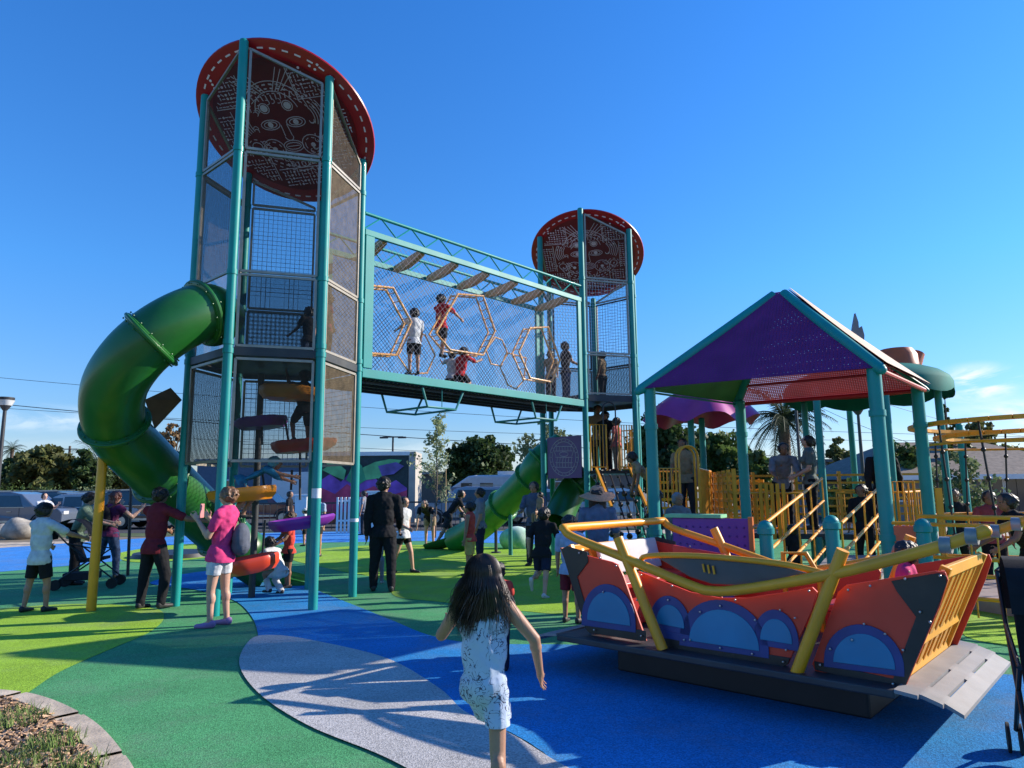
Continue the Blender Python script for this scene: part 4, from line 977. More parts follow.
def palm(label, px, ytop, Y, R, n, seed, trunk=.22, skirt=True, group='palm trees'):
    rnd = random.Random(seed); p = at(px, ytop, Y); x, z = p.x, p.z-R*.35; t = thing('palm_tree', label, 'palm tree', (x, Y, 0), group=group)
    m = MB(); m.tube([V((x+.1, Y, -.1)), V((x, Y, z*.5)), V((x, Y, z))], [trunk*1.2, trunk, trunk*1.1], 12); m.build('trunk', BARK, t, smooth=True)
    cr = MB()
    for k in range(n):
        a = rnd.uniform(0, 2*pi); el = rnd.uniform(-.7, 1.25); L = R*rnd.uniform(.85, 1.15); pts = []
        q = V((x, Y, z)); d = V((cos(a)*cos(el), sin(a)*cos(el), sin(el)))
        for j in range(9): pts.append(q.copy()); q = q+d*L/8; d = (d+Z*-.19).normalized()
        cr.tube(pts, [.03*(1-i/9)+.006 for i in range(9)], 4, cap=False)
        for j in range(1, 9):
            for sgn in (-1, 1):
                for e in (0, .33, .66):
                    pp_ = lerp(pts[j-1], pts[j], e); tg = (pts[j]-pts[j-1]).normalized(); sd2 = tg.cross(Z).normalized()*sgn; Ll = L*.24*(1-.5*abs(j/8-.4))
                    tip = pp_+(sd2*.8+tg*.45-Z*rnd.uniform(.2, .7)).normalized()*Ll; wv = tg*.022
                    cr.add([pp_-wv, pp_+wv, tip], [(0, 1, 2)])
    cr.build('crown', LF5, t); return t
palm('large feathery palm with drooping fronds behind the raised walkway', 782, 402, 30, 2.1, 46, 21)
palm('tiny distant palm on the skyline at the far left', 13, 444, 120, 2.6, 22, 22, trunk=.25)
palm('small fan of palm fronds below the tube slide', 100, 452, 62, 3.2, 24, 23)
# young staked tree with pale leaves
def sapling(label, px, ytop, Y, seed, m, n=26, w=.9, per=16):
    rnd = random.Random(seed); p = at(px, ytop, Y); x, h = p.x, p.z; t = thing('young_tree', label, 'young tree', (x, Y, 0), group='young trees')
    tm = MB(); cr = MB(); tm.tube([V((x, Y, 0)), V((x+.05, Y, h*.5)), V((x, Y, h*.97))], [.035, .025, .01], 8)
    for i in range(n):
        z = h*(.25+.72*i/n); a = rnd.uniform(0, 2*pi); r = w*(1.05-.75*i/n)*rnd.uniform(.4, 1); e = V((x+r*cos(a), Y+r*sin(a), z+r*.7)); tm.tube([V((x, Y, z)), e], [.012, .004], 5, cap=False)
        for f_ in (.5, .75, 1.): leaves(cr, rnd, lerp(V((x, Y, z)), e, f_), (.16, .16, .14), per//2, .09)
    tm.build('trunk', BARK, t, smooth=True); cr.build('crown', m, t)
    s = MB(); s.tube([V((x+.35, Y-.05, 0)), V((x+.35, Y-.05, h*.55))], .022, 8); s.build('stake', mat('stake_wood', (.35, .22, .10), .8), t)
sapling('young staked tree with cream green leaves in front of the camper', 436, 414, 24, 31, LF6, n=34, w=1.1, per=26)
sapling('young leafy tree behind the rope climber on the right', 960, 455, 17, 32, LF4, n=30, w=1., per=30)
sapling('second young leafy tree at the right beside the low building', 935, 470, 19, 34, LF4, n=24, w=.8, per=24)
# low planting hedge masses
def shrub(label, px, ytop, wpx, Y, m, seed, z0=0):
    x, y, h, w_ = px_tree(px, ytop, 0, wpx, Y); rnd = random.Random(seed); t = thing('shrub', label, 'shrub', (x, Y, 0), group='low shrubs'); cr = MB()
    for i in range(26): a = rnd.uniform(0, 6.28); r = rnd.random()**.5; leaves(cr, rnd, (x+w_/2*r*cos(a), Y+.6*r*sin(a), h*rnd.uniform(.2, .85)), (h*.3, h*.3, h*.25), 60, .12)
    cr.build('foliage', m, t)
    s = MB()
    for k in range(6): a = k; s.tube([V((x, Y, 0)), V((x+w_*.3*cos(a), Y+.3*sin(a), h*.6))], .02, 5)
    s.build('stems', BARK, t)
shrub('low light green bushes along the far side of the street, left', 30, 482, 70, 52, LF3, 41)
shrub('low green bush row beyond the parked car under the yellow post', 95, 484, 60, 52, LF4, 42)
# ============================================================ buildings
STU = mat('stucco', (.42, .38, .33), .9, var=.08, scale=2, bump=.2); STW = mat('white_wall', (.70, .69, .66), .85, var=.06); STB = mat('slate_blue_wall', (.10, .14, .20), .85, var=.08); ROOFS = mat('grey_shingle_roof', (.13, .125, .12), .85, var=.2, scale=6, bump=.3); WIN = mat('window_glass', (.03, .04, .05), .08, spec=.8, var=.1); TRIM = mat('white_trim', (.75, .74, .72), .6, var=.04)
def bldg(name, label, x0, x1, Y, depth, h, wall, roof='flat', wins=(), pitch=1.2, z0=0., roofm=None, over=.3, group=None):
    t = thing(name, label, 'building', ((x0+x1)/2, Y, z0), group=group); m = MB(); m.box(((x0+x1)/2, Y+depth/2, z0+h/2), (x1-x0, depth, h)); m.build('wall', wall, t)
    r = MB()
    if roof == 'flat': r.box(((x0+x1)/2, Y+depth/2, z0+h+.11), (x1-x0+over*2, depth+over*2, .2))
    else:
        a, b, c, d = V((x0-over, Y-over, z0+h+.01)), V((x1+over, Y-over, z0+h+.01)), V((x1+over, Y+depth+over, z0+h+.01)), V((x0-over, Y+depth+over, z0+h+.01)); ym = Y+depth/2
        e, f_ = V((x0-over+(depth*.4 if roof == 'hip' else 0), ym, z0+h+pitch)), V((x1+over-(depth*.4 if roof == 'hip' else 0), ym, z0+h+pitch)); r.add([a, b, c, d, e, f_], [(0, 1, 5, 4), (2, 3, 4, 5), (1, 2, 5), (3, 0, 4), (3, 2, 1, 0)])
    r.build('roof', roofm or ROOFS, t)
    for (wx, wz, ww, wh) in wins:
        f = MB(); f.box((wx, Y-.02, z0+wz), (ww+.16, .08, wh+.16)); fo = f.build('window', TRIM, t); g = MB(); g.box((wx, Y-.065, z0+wz), (ww, .02, wh)); g.bar((wx, Y-.08, z0+wz-wh/2), (wx, Y-.08, z0+wz+wh/2), .03, .01); g.build('pane', WIN, fo)
    return t
X = lambda px, Y: at(px, 490, Y).x
ZY = lambda py, Y, px=512: at(px, py, Y).z
# mural building
Y = 36.; x0, x1 = X(308, Y), X(408, Y); h = ZY(456, Y, 360)
mu = bldg('mural_building', 'low building with a rainbow coloured mural of winged figure and mountains', x0, x1+.0, Y, 2.5, h, mat('mural_backing', (.03, .05, .05), .7, var=.2), roof='flat', over=.08, roofm=TRIM)
m = MB(); m.box((x1+.20, Y+1.2, h/2+.1), (.34, 2.5, h+.2)); m.build('side_wall', STU, mu)
def mural(pts, col, name, lift):
    m = MB(); m.prism([at(x, y, Y-lift) for x, y in pts], V((0, .008, 0))); m.build(name, mat('mural_'+name, col, .7, var=.35, scale=1.2, detail=8), mu)
mural([(309, 492), (318, 482), (330, 474), (341, 482), (350, 472), (362, 480), (372, 476), (385, 486), (396, 480), (407, 488), (407, 498), (309, 498)], (.28, .10, .48), 'violet_ridge', .03)
mural([(309, 500), (322, 488), (335, 494), (347, 484), (360, 492), (374, 486), (390, 496), (407, 490), (407, 512), (309, 512)], (.60, .06, .14), 'crimson_ridge', .05)
mural([(309, 512), (407, 512), (407, 530), (309, 530)], (.42, .10, .04), 'orange_band', .07)
mural([(346, 480), (352, 466), (349, 458), (356, 459), (362, 466), (366, 480), (356, 486)], (.06, .38, .18), 'green_body', .09)
mural([(362, 468), (375, 462), (390, 459), (402, 460), (396, 466), (398, 470), (388, 472), (380, 478), (366, 480)], (.15, .50, .20), 'green_wing', .09)
mural([(346, 470), (336, 462), (324, 460), (328, 466), (322, 470), (334, 476), (344, 480)], (.15, .50, .20), 'green_left_wing', .09)
mural([(378, 466), (396, 462), (404, 466), (394, 474), (382, 476)], (.18, .12, .38), 'violet_feathers', .11)
mural([(310, 458), (322, 458), (318, 470), (310, 474)], (.05, .20, .22), 'teal_sky', .05)
# long blue-grey building behind the near tower
Y = 44.; bldg('long_building', 'slate blue low building with white panel behind the near tower', X(196, Y), X(312, Y), Y, 9, ZY(462, Y, 250), STB, roof='flat', wins=[(X(232, Y), 1.7, 1.6, 1.2)], roofm=TRIM, over=.15)
m = MB(); m.box((X(293, Y), Y-.06, 1.6), (2.6, .06, 2.4)); wpn = m.build('notice_board', TRIM, thing('white_board', 'large white panel mounted on the slate blue building', 'panel', (X(293, Y), Y, 1.6)))
Y = 62.; bldg('house', 'pale house with grey roof seen beneath the tube slide', X(58, Y), X(82, Y), Y, 8, ZY(482, Y, 70), STW, 'gable', pitch=1.2)
Y = 68.; bldg('house', 'grey roofed house between the trees at left', X(78, Y), X(150, Y), Y, 9, ZY(480, Y, 110), STU, 'hip', pitch=2.2)
Y = 60.; bldg('long_building', 'long low building with pale flat roof line behind the camper', X(414, Y), X(640, Y), Y, 12, ZY(474, Y, 470), mat('taupe_wall', (.17, .15, .13), .9, var=.1), roof='flat', roofm=STU, wins=[(X(460, Y), 1.6, 1.5, 1.2), (X(560, Y), 1.6, 1.5, 1.2)], over=.4)
Y = 32.; bldg('house', 'grey low building with white eaves behind the rope climber', X(876, Y), X(1120, Y), Y, 9, ZY(478, Y, 950), mat('grey_siding', (.23, .215, .20), .85, var=.08, scale=2), 'hip', pitch=1.9, wins=[(X(900, Y), 1.4, 1.1, .9), (X(992, Y), 1.2, .9, 1.6), (X(1016, Y), 1.2, .9, 1.6)], roofm=mat('brown_shingle_roof', (.20, .155, .12), .9, var=.2, scale=5, bump=.3), over=.5)
m = MB(); m.box((X(998, 31.4), 31.42, ZY(477, 31.4, 950)), (X(1120, 31.4)-X(874, 31.4), .06, .22)); tag(m.build('fascia_board', TRIM), 'long white fascia board under the roof of the grey low building', 'fascia')
Y = 50.; bldg('house', 'distant dark building with pale windows between the shelter posts', X(826, Y), X(892, Y), Y, 9, ZY(462, Y, 850), mat('dark_stucco', (.16, .15, .14), .9), 'flat', wins=[(X(863, Y), 2.6, 1.2, .7), (X(863, Y), 1.6, 1.2, .7), (X(875, Y), 2.6, .9, .7)])
# ============================================================ street furniture far off
DM = mat('dark_pole_metal', (.035, .035, .038), .5, var=.15)
def lamp(label, px, ytop, Y, style, r=.06):
    p = at(px, ytop, Y); t = thing('street_lamp', label, 'street lamp', (p.x, Y, 0), group='street lamps'); b = V((p.x, Y, 0)); m = MB(); m.tube([b, b+Z*p.z], [r*1.2, r*.8], 12); m.tube([b, b+Z*.4], r*1.8, 12); m.build('pole', DM, t, smooth=True); m = MB()
    if style == 'urn':
        m.tube([b+Z*(p.z-.05), b+Z*(p.z+.1), b+Z*(p.z+.34), b+Z*(p.z+.40)], [.07, .17, .26, .26], 16); m.build('lamp_head', DM, t, smooth=True); g = MB(); g.tube([b+Z*(p.z+.12), b+Z*(p.z+.30)], [.19, .27], 16); g.build('lamp_glass', mat('frosted_glass', (.6, .6, .58), .3), t, smooth=True)
    else:
        m.bar(b+Z*p.z+V((-.9, 0, 0)), b+Z*p.z+V((.9, 0, 0)), .25, .10); m.box(b+Z*(p.z-.05)+V((-.8, 0, 0)), (.7, .3, .14)); m.box(b+Z*(p.z-.05)+V((.8, 0, 0)), (.7, .3, .14)); m.build('lamp_head', DM, t)
lamp('dark street lamp with urn shaped head at the left edge', 5, 409, 24, 'urn', .07)
lamp('dark street lamp seen between the posts of the shelters', 858, 413, 22, 'urn', .055)
lamp('distant double headed parking lot lamp above the mural building', 393, 437, 62, 'T', .10)
m = None
for lab, px, yt, Y, r in (('thin utility pole beyond the tree at the far left', 70, 446, 90, .14), ('utility pole behind the thin tree by the near tower', 167, 428, 55, .09), ('dark slim pole left of the big palm', 795, 395, 26, .05), ('utility pole far behind the roofs at centre right', 908 - 365, 436, 75, .12)):
    p = at(px, yt, Y); t = thing('utility_pole', lab, 'pole', (p.x, Y, 0), group='utility poles'); mb = MB(); mb.tube([V((p.x, Y, 0)), p], [r*1.2, r], 10); mb.build('pole', BARK if r > .08 else DM, t, smooth=True)
    if r > .08: mb = MB(); mb.bar(p-Z*.4+V((-1., 0, 0)), p-Z*.4+V((1., 0, 0)), .1, .12); mb.build('crossarm', BARK, t)
WR = mat('cable', (.03, .03, .035), .6)
def wire(lab, x0, y0, x1, y1, Y0, Y1, sag, r=.018):
    a, b = at(x0, y0, Y0), at(x1, y1, Y1); m = MB(); m.tube([lerp(a, b, k/24)-Z*sag*4*(k/24)*(1-k/24) for k in range(25)], r, 5); tag(m.build('overhead_cable', WR, smooth=True), lab, 'cable', 'overhead cables')
wire('upper thin overhead cable crossing behind the bridge', -60, 372, 1100, 438, 55, 60, 1.0)
wire('middle overhead cable passing low under the bridge', -60, 398, 1100, 462, 55, 62, 1.2, .03)
wire('overhead cable just below the middle one', -60, 404, 1100, 440, 58, 64, 1.0)
wire('lowest faint overhead cable over the roofs', 150, 436, 1100, 470, 60, 66, .6)
wire('steep short cable running down between the shelter posts', 770, 380, 935, 450, 40, 36, .4, .012)
wire('short cable at right dropping behind the domed shelter', 860, 395, 1060, 440, 38, 42, .4, .014)
# railing and pickets
def fence(label, px0, px1, Y0, Y1, h, n, m_, name='fence', rails=(1., .5), r=.03):
    a, b = at(px0, 490, Y0), at(px1, 490, Y1); a.z = b.z = 0; t = thing(name, label, 'fence', tuple(a)); mb = MB()
    for f in rails: mb = MB(); mb.bar(a+Z*h*f, b+Z*h*f, .05, .07); mb.build('rail', m_, t)
    mb = MB()
    for k in range(n+1): q = lerp(a, b, k/n); mb.bar(q, q+Z*h, r*2, r*2)
    mb.build('pickets', m_, t)
fence('long low grey rail fence beyond the parked cars at left', -80, 200, 48, 48, 1.75, 18, mat('weathered_rail', (.28, .27, .25), .8))
fence('white picket fence in front of the mural building', 338, 372, 27, 27.5, 1.35, 9, TRIM, rails=(.9, .35), r=.035)
fence('thin dark metal fence behind the far park edge', 230, 640, 29.5, 29.5, 1.1, 60, DM, rails=(1., .1), r=.01)
# boulders
ROCK = mat('boulder_stone', (.36, .32, .26), .9, var=.25, scale=4, bump=.8, bscale=10)
def boulder(lab, px, py, Y, r, seed, m_=ROCK):
    p = at(px, py, Y); rnd = random.Random(seed); mb = MB(); mb.sphere((p.x, Y, r[2]*.55), r, 20, 14)
    mb.v = [tuple(V(v)+(V(v)-V((p.x, Y, r[2]*.5))).normalized()*.22*min(r)*noise.noise(V(v)*1.6+V((seed, 0, 0)))*1.6) for v in mb.v]; o = mb.build('boulder', m_, smooth='all'); tag(o, lab, 'boulder', 'boulders beside the parking lot')
boulder('rounded tan boulder on the lawn in front of the dark parked car', 22, 524, 26, (.66, .5, .44), 4)
boulder('smaller boulder at the left edge beside the larger one', 0, 527, 26.6, (.5, .4, .34), 8)
boulder('white and green play rock behind the running boy', 515, 520, 19.5, (.42, .35, .36), 12, mat('white_green_play_rock', (.45, .55, .45), .6, var=.5, scale=3, col2=(.05, .30, .16)))
# ============================================================ vehicles
TYR = mat('tyre_rubber', (.015, .015, .015), .8); RIM = mat('alloy_rim', (.4, .4, .4), .3, metal=.9); HL = mat('headlight_lens', (.6, .6, .6), .1, spec=.8); TL = mat('tail_light', (.35, .01, .01), .2)
def car(label, px, Y, col, rz=0., L=4.6, H=1.72, cat='car', grp='parked cars', suv=True):
    x = X(px, Y); t = thing('parked_car', label, cat, (x, Y, 0), rz, grp); pnt = mat('car_paint_%d%d%d' % tuple(int(c*99) for c in col), col, .25, coat=.8, var=.04)
    k = H/1.72
    prof = [(-.50, .32), (-.50, .85), (-.485, 1.0), (-.40, 1.55) if suv else (-.30, 1.40), (-.33, 1.68) if suv else (-.2, 1.62), (.02, 1.72), (.12, 1.62), (.24, 1.12), (.46, .98), (.50, .80), (.50, .32)]
    def shell(pr, wd, m_, name, par, taper=.86):
        vs = []; P = [(a*L, b*k) for a, b in pr]
        for sy in (-1, 1):
            for a, b in P: f = 1 if b < 1.0*k else 1-(1-taper)*(b-1.0*k)/(.7*k); vs.append((a, sy*wd/2*f, b))
        n = len(P); mb = MB().add(vs, [tuple(range(n)), tuple(range(2*n-1, n-1, -1))]+[(i, n+i, n+(i+1) % n, (i+1) % n) for i in range(n)]); return mb.build(name, m_, par, local=True, bevel=.05)
    body = shell(prof, 1.85, pnt, 'body', t)
    for sy in (-1, 1):
        g = MB()
        for (a0, a1, b0, b1) in ((-.43, -.30, 1.08, 1.5), (-.28, -.10, 1.08, 1.56), (-.08, .10, 1.08, 1.56)):
            c0, c1 = a0*L, a1*L; f = lambda b: .5*1.85*(1-.14*(b-1.0)/.7)+.012
            g.add([(c0, sy*f(b0), b0*k), (c1+(.22 if a1 > .05 else 0), sy*f(b0), b0*k), (c1, sy*f(b1), b1*k), (c0+(.1 if a0 < -.4 else 0), sy*f(b1), b1*k)], [(0, 1, 2, 3)])
        g.build('side_window', WIN, t, local=True)
        s_ = MB(); f_ = .5*1.85+.006
        s_.bar((-.44*L, sy*(f_-.01), 1.045*k), (.16*L, sy*(f_-.01), 1.045*k), .012, .025); s_.bar((-.40*L, sy*f_, .42), (.40*L, sy*f_, .42), .015, .09)
        for a_ in (-.10, .075): s_.bar((a_*L-.12, sy*f_, .86*k), (a_*L-.30, sy*f_, .86*k), .03, .025)
        s_.build('side_trim', RIM, t, local=True)
        s_ = MB()
        for a_ in (-.29, -.09, .12): s_.bar((a_*L, sy*f_, .45), (a_*L, sy*f_, 1.04*k), .006, .010)
        for a_ in (-.31, .31): s_.tube([(a_*L+.42*cos(pi*q/12), sy*f_, .34+.42*sin(pi*q/12)) for q in range(13)], .03, 6)
        s_.build('wheel_arch', BLK, t, local=True)
        for a in (-.31, .31):
            w_ = MB(); w_.tube([(a*L, sy*.70, .34), (a*L, sy*.95, .34)], .34, 24); wo = w_.build('wheel', TYR, t, local=True, smooth=True); r_ = MB(); r_.tube([(a*L, sy*.93, .34), (a*L, sy*.965, .34)], .21, 16); r_.build('rim', RIM, wo, local=True, smooth=True)
        h_ = MB(); h_.box((.495*L, sy*.68, .80*k), (.10, .35, .14)); h_.build('headlight', HL, t, local=True); h_ = MB(); h_.box((-.495*L, sy*.75, 1.0*k), (.06, .2, .3)); h_.build('tail_light', TL, t, local=True)
    g = MB(); g.add([(.125*L, -.68, 1.58*k), (.125*L, .68, 1.58*k), (.235*L, .80, 1.14*k), (.235*L, -.80, 1.14*k)], [(0, 1, 2, 3)]); g.build('windscreen', WIN, t, local=True)
    h_ = MB(); h_.bar((-.38*L, -.7, 1.75*k), (.0, -.7, 1.78*k), .03, .03); h_.bar((-.38*L, .7, 1.75*k), (.0, .7, 1.78*k), .03, .03); h_.build('roof_rail', RIM, t, local=True)
    return t
car('dark grey estate car parked side on at the left edge behind the boulder', 22, 31.5, (.10, .125, .17), 0, 4.9, 1.68)
car('dark car parked behind the grey estate car nose to the right', 66, 34.5, (.05, .055, .065), 0, 4.7, 1.7)
car('silver car partly hidden behind the yellow slide post', 104, 33, (.35, .36, .38), 0, 4.5, 1.6)
car('black car glimpsed between people left of the near tower', 150, 33, (.02, .02, .022), 0, 4.6, 1.7)
car('dark red car parked in front of the slate blue building', 262, 36, (.14, .012, .015), 0, 4.5, 1.6)
car('grey pickup height car parked under the camper windows', 470, 33, (.22, .25, .30), pi, 4.9, 1.75)
car('pale silver car parked in front of the long low building', 545, 34, (.45, .46, .48), 0, 4.5, 1.6)
car('white car parked beyond the farther tower posts', 620, 35, (.60, .60, .60), 0, 4.5, 1.6)
# camper
Y = 40.; x0, x1 = X(447, Y), X(548, Y); rv = thing('camper', 'white camper trailer with dark windows parked behind the young tree', 'camper', ((x0+x1)/2, Y, 0))
zt = ZY(475, Y, 490); P = [(x0+.6, .55), (x0, 1.4), (x0+.2, zt-.7), (x0+1.2, zt-.05), (x0+1.6, zt), (x1, zt), (x1, .55)]
m = MB(); m.prism([V((a, Y, b)) for a, b in P], V((0, 2.4, 0))); m.build('body', mat('white_camper_skin', (.55, .56, .57), .4, var=.05), rv, bevel=.12)
m = MB(); m.prism([V((x0+.3, Y-.012, 1.45)), V((x1, Y-.012, 1.45)), V((x1, Y-.012, 1.75)), V((x0+.2, Y-.012, 1.75))], V((0, .01, 0))); m.build('stripe', mat('blue_grey_stripe', (.15, .19, .27), .4), rv)
for a, b, c, d in ((461, 472, 483, 489), (480, 493, 483, 490), (502, 514, 485, 491)):
    f = MB(); f.prism([at(a, d, Y-.03), at(b, d, Y-.03), at(b, c, Y-.03), at(a, c, Y-.03)], V((0, .02, 0))); f.build('window', WIN, rv)
for a in (x0+1.2, x0+3.8, x0+4.7):
    m = MB(); m.tube([V((a, Y-.02, .36)), V((a, Y+.2, .36))], .36, 20); m.build('wheel', TYR, rv, smooth=True)
m = MB(); m.box(((x0+x1)/2+.5, Y+1.2, zt+.12), (1., .7, .22)); m.build('roof_vent', TRIM, rv)
for lab, px, Y_, h_ in (('light grey stone pier beside the picket fence', 303, 27, 1.4), ('white stone pier near the mural building', 375, 27.5, 1.5)):
    p = at(px, 490, Y_); m = MB(); m.box((p.x, Y_, h_/2), (.45, .45, h_)); m.box((p.x, Y_, h_+.04), (.55, .55, .08)); tag(m.build('stone_pier', STW, bevel=.02), lab, 'pier', 'stone piers')
p = at(165, 540, 14.8)
m = MB(); c = gz(175, 556); m.tube([V((c.x, c.y, 0)), V((c.x, c.y, .10))], [1.0, .95], 32); tag(m.build('dark_disc', BLK, smooth=True), 'low dark round spinner disc on the ground behind the maroon shirt man', 'spinner')
m = MB(); m.tube([V((at(133, 500, 13.9).x, 13.9, 0)), at(133, 450, 13.9)-Z*.2], .03, 8); tag(m.build('slim_post', DM, smooth=True), 'slim dark post standing left of the maroon shirt man', 'post')
m = MB(); q = gz(496, 553); m.tube([V((q.x, q.y, 0)), V((q.x, q.y, .6))], .04, 8); m.tube([V((q.x, q.y, 0)), V((q.x, q.y, .03))], .12, 12); tag(m.build('bollard', DM, smooth=True), 'short dark bollard behind the girl in coral top', 'bollard')
# ============================================================ people
def ld(f, s, side):           # limb direction: hanging down, swung forward f deg, outward s deg
    f = radians(f); s = radians(s); return V((side*sin(s), sin(f)*cos(s), -cos(f)*cos(s)))
def capsule(mb, p, q, r0, r1, n=12, flat=None):
    """tapered limb with rounded ends; flat = (x,y) scale of the cross-section in world axes"""
    p = V(p); q = V(q); d = q-p; L = d.length
    if L < 1e-5: mb.sphere(p, r0, n, 8); return
    d /= L; pts = []; rs = []
    for k in range(4): a = pi/2*k/4; pts.append(p-d*r0*cos(a)); rs.append(max(1e-4, r0*sin(a)))
    for k in range(5): t = k/4; pts.append(lerp(p, q, t)); rs.append(r0*(1-t)+r1*t)
    for k in range(1, 5): a = pi/2*k/4; pts.append(q+d*r1*sin(a)); rs.append(max(1e-4, r1*cos(a)))
    s0 = len(mb.v); mb.tube(pts, rs, n)
    if flat:
        for i in range(s0, len(mb.v)):
            v = V(mb.v[i]); t = max(0, min(1, (v-p).dot(d)/L)); c = p+d*t*L; o = v-c; mb.v[i] = (c.x+o.x*flat[0], c.y+o.y*flat[1], v.z)
def remesh(mb, vox, smooth=2):
    me = bpy.data.meshes.new('tmp'); me.from_pydata([tuple(v) for v in mb.v], [], mb.f); bm = bmesh.new(); bm.from_mesh(me); bmesh.ops.recalc_face_normals(bm, faces=bm.faces); bm.to_mesh(me); bm.free()
    o = bpy.data.objects.new('tmp', me); SC.collection.objects.link(o); md = o.modifiers.new('r', 'REMESH'); md.mode = 'VOXEL'; md.voxel_size = vox; md.use_smooth_shade = True
    if smooth: s = o.modifiers.new('s', 'SMOOTH'); s.iterations = smooth; s.factor = .5
    dg = bpy.context.evaluated_depsgraph_get(); dg.update(); out = bpy.data.meshes.new_from_object(o.evaluated_get(dg)); bpy.data.objects.remove(o); bpy.data.meshes.remove(me); return out
def finish(me, name, m, parent, cut=None, fold=0., fs=9., seed=0, hem=None):
    if fold:
        for v, nv_ in [(v, V(v.normal)) for v in me.vertices]:
            n_ = noise.noise(V((v.co.x*fs*1.2, v.co.y*fs*1.2, v.co.z*fs*.55))+V((seed, seed, 0)))+.5*noise.noise(v.co*fs*2.3+V((seed, 0, 3))); v.co += nv_*fold*n_
    if cut:
        bm = bmesh.new(); bm.from_mesh(me)
        for co, no in cut:
            g = bm.verts[:]+bm.edges[:]+bm.faces[:]; bmesh.ops.bisect_plane(bm, geom=g, plane_co=V(co), plane_no=V(no), clear_outer=True)
        bm.to_mesh(me); bm.free()
    me.materials.clear(); me.materials.append(m); me.name = name
    for p in me.polygons: p.use_smooth = True
    o = bpy.data.objects.new(name, me); COL.objects.link(o); o.parent = parent; ORIG[o] = V((0, 0, 0)); return o
def skin(tone):
    c = {'light': (.52, .30, .21), 'tan': (.38, .20, .125), 'brown': (.26, .13, .08)}[tone]; return mat('skin_'+tone, c, .5, var=.06, sss=.08, spec=.35)
def cloth(name, c, **k): return mat('cloth_'+name, c, k.pop('rough', .85), var=k.pop('var', .12), scale=k.pop('scale', 14), bump=.25, bscale=220, spec=.2, **k)
HBLK = mat('black_hair', (.014, .010, .009), .45, var=.3, scale=30, bump=.4, bscale=120); HBRN = mat('brown_hair', (.06, .032, .018), .5, var=.3, scale=30, bump=.4, bscale=120); HRED = mat('reddish_hair', (.13, .03, .015), .5, var=.3, scale=30, bump=.4, bscale=120); HGRY = mat('grey_hair', (.28, .27, .27), .6, var=.2)
LEA = mat('shoe_dark', (.02, .02, .022), .6); SHW = mat('shoe_white', (.55, .55, .55), .6); SHP = mat('shoe_lilac', (.30, .16, .34), .6)
EYE = mat('eye_dark', (.01, .008, .006), .2, var=0.); LIP = mat('lip', (.30, .09, .08), .5)
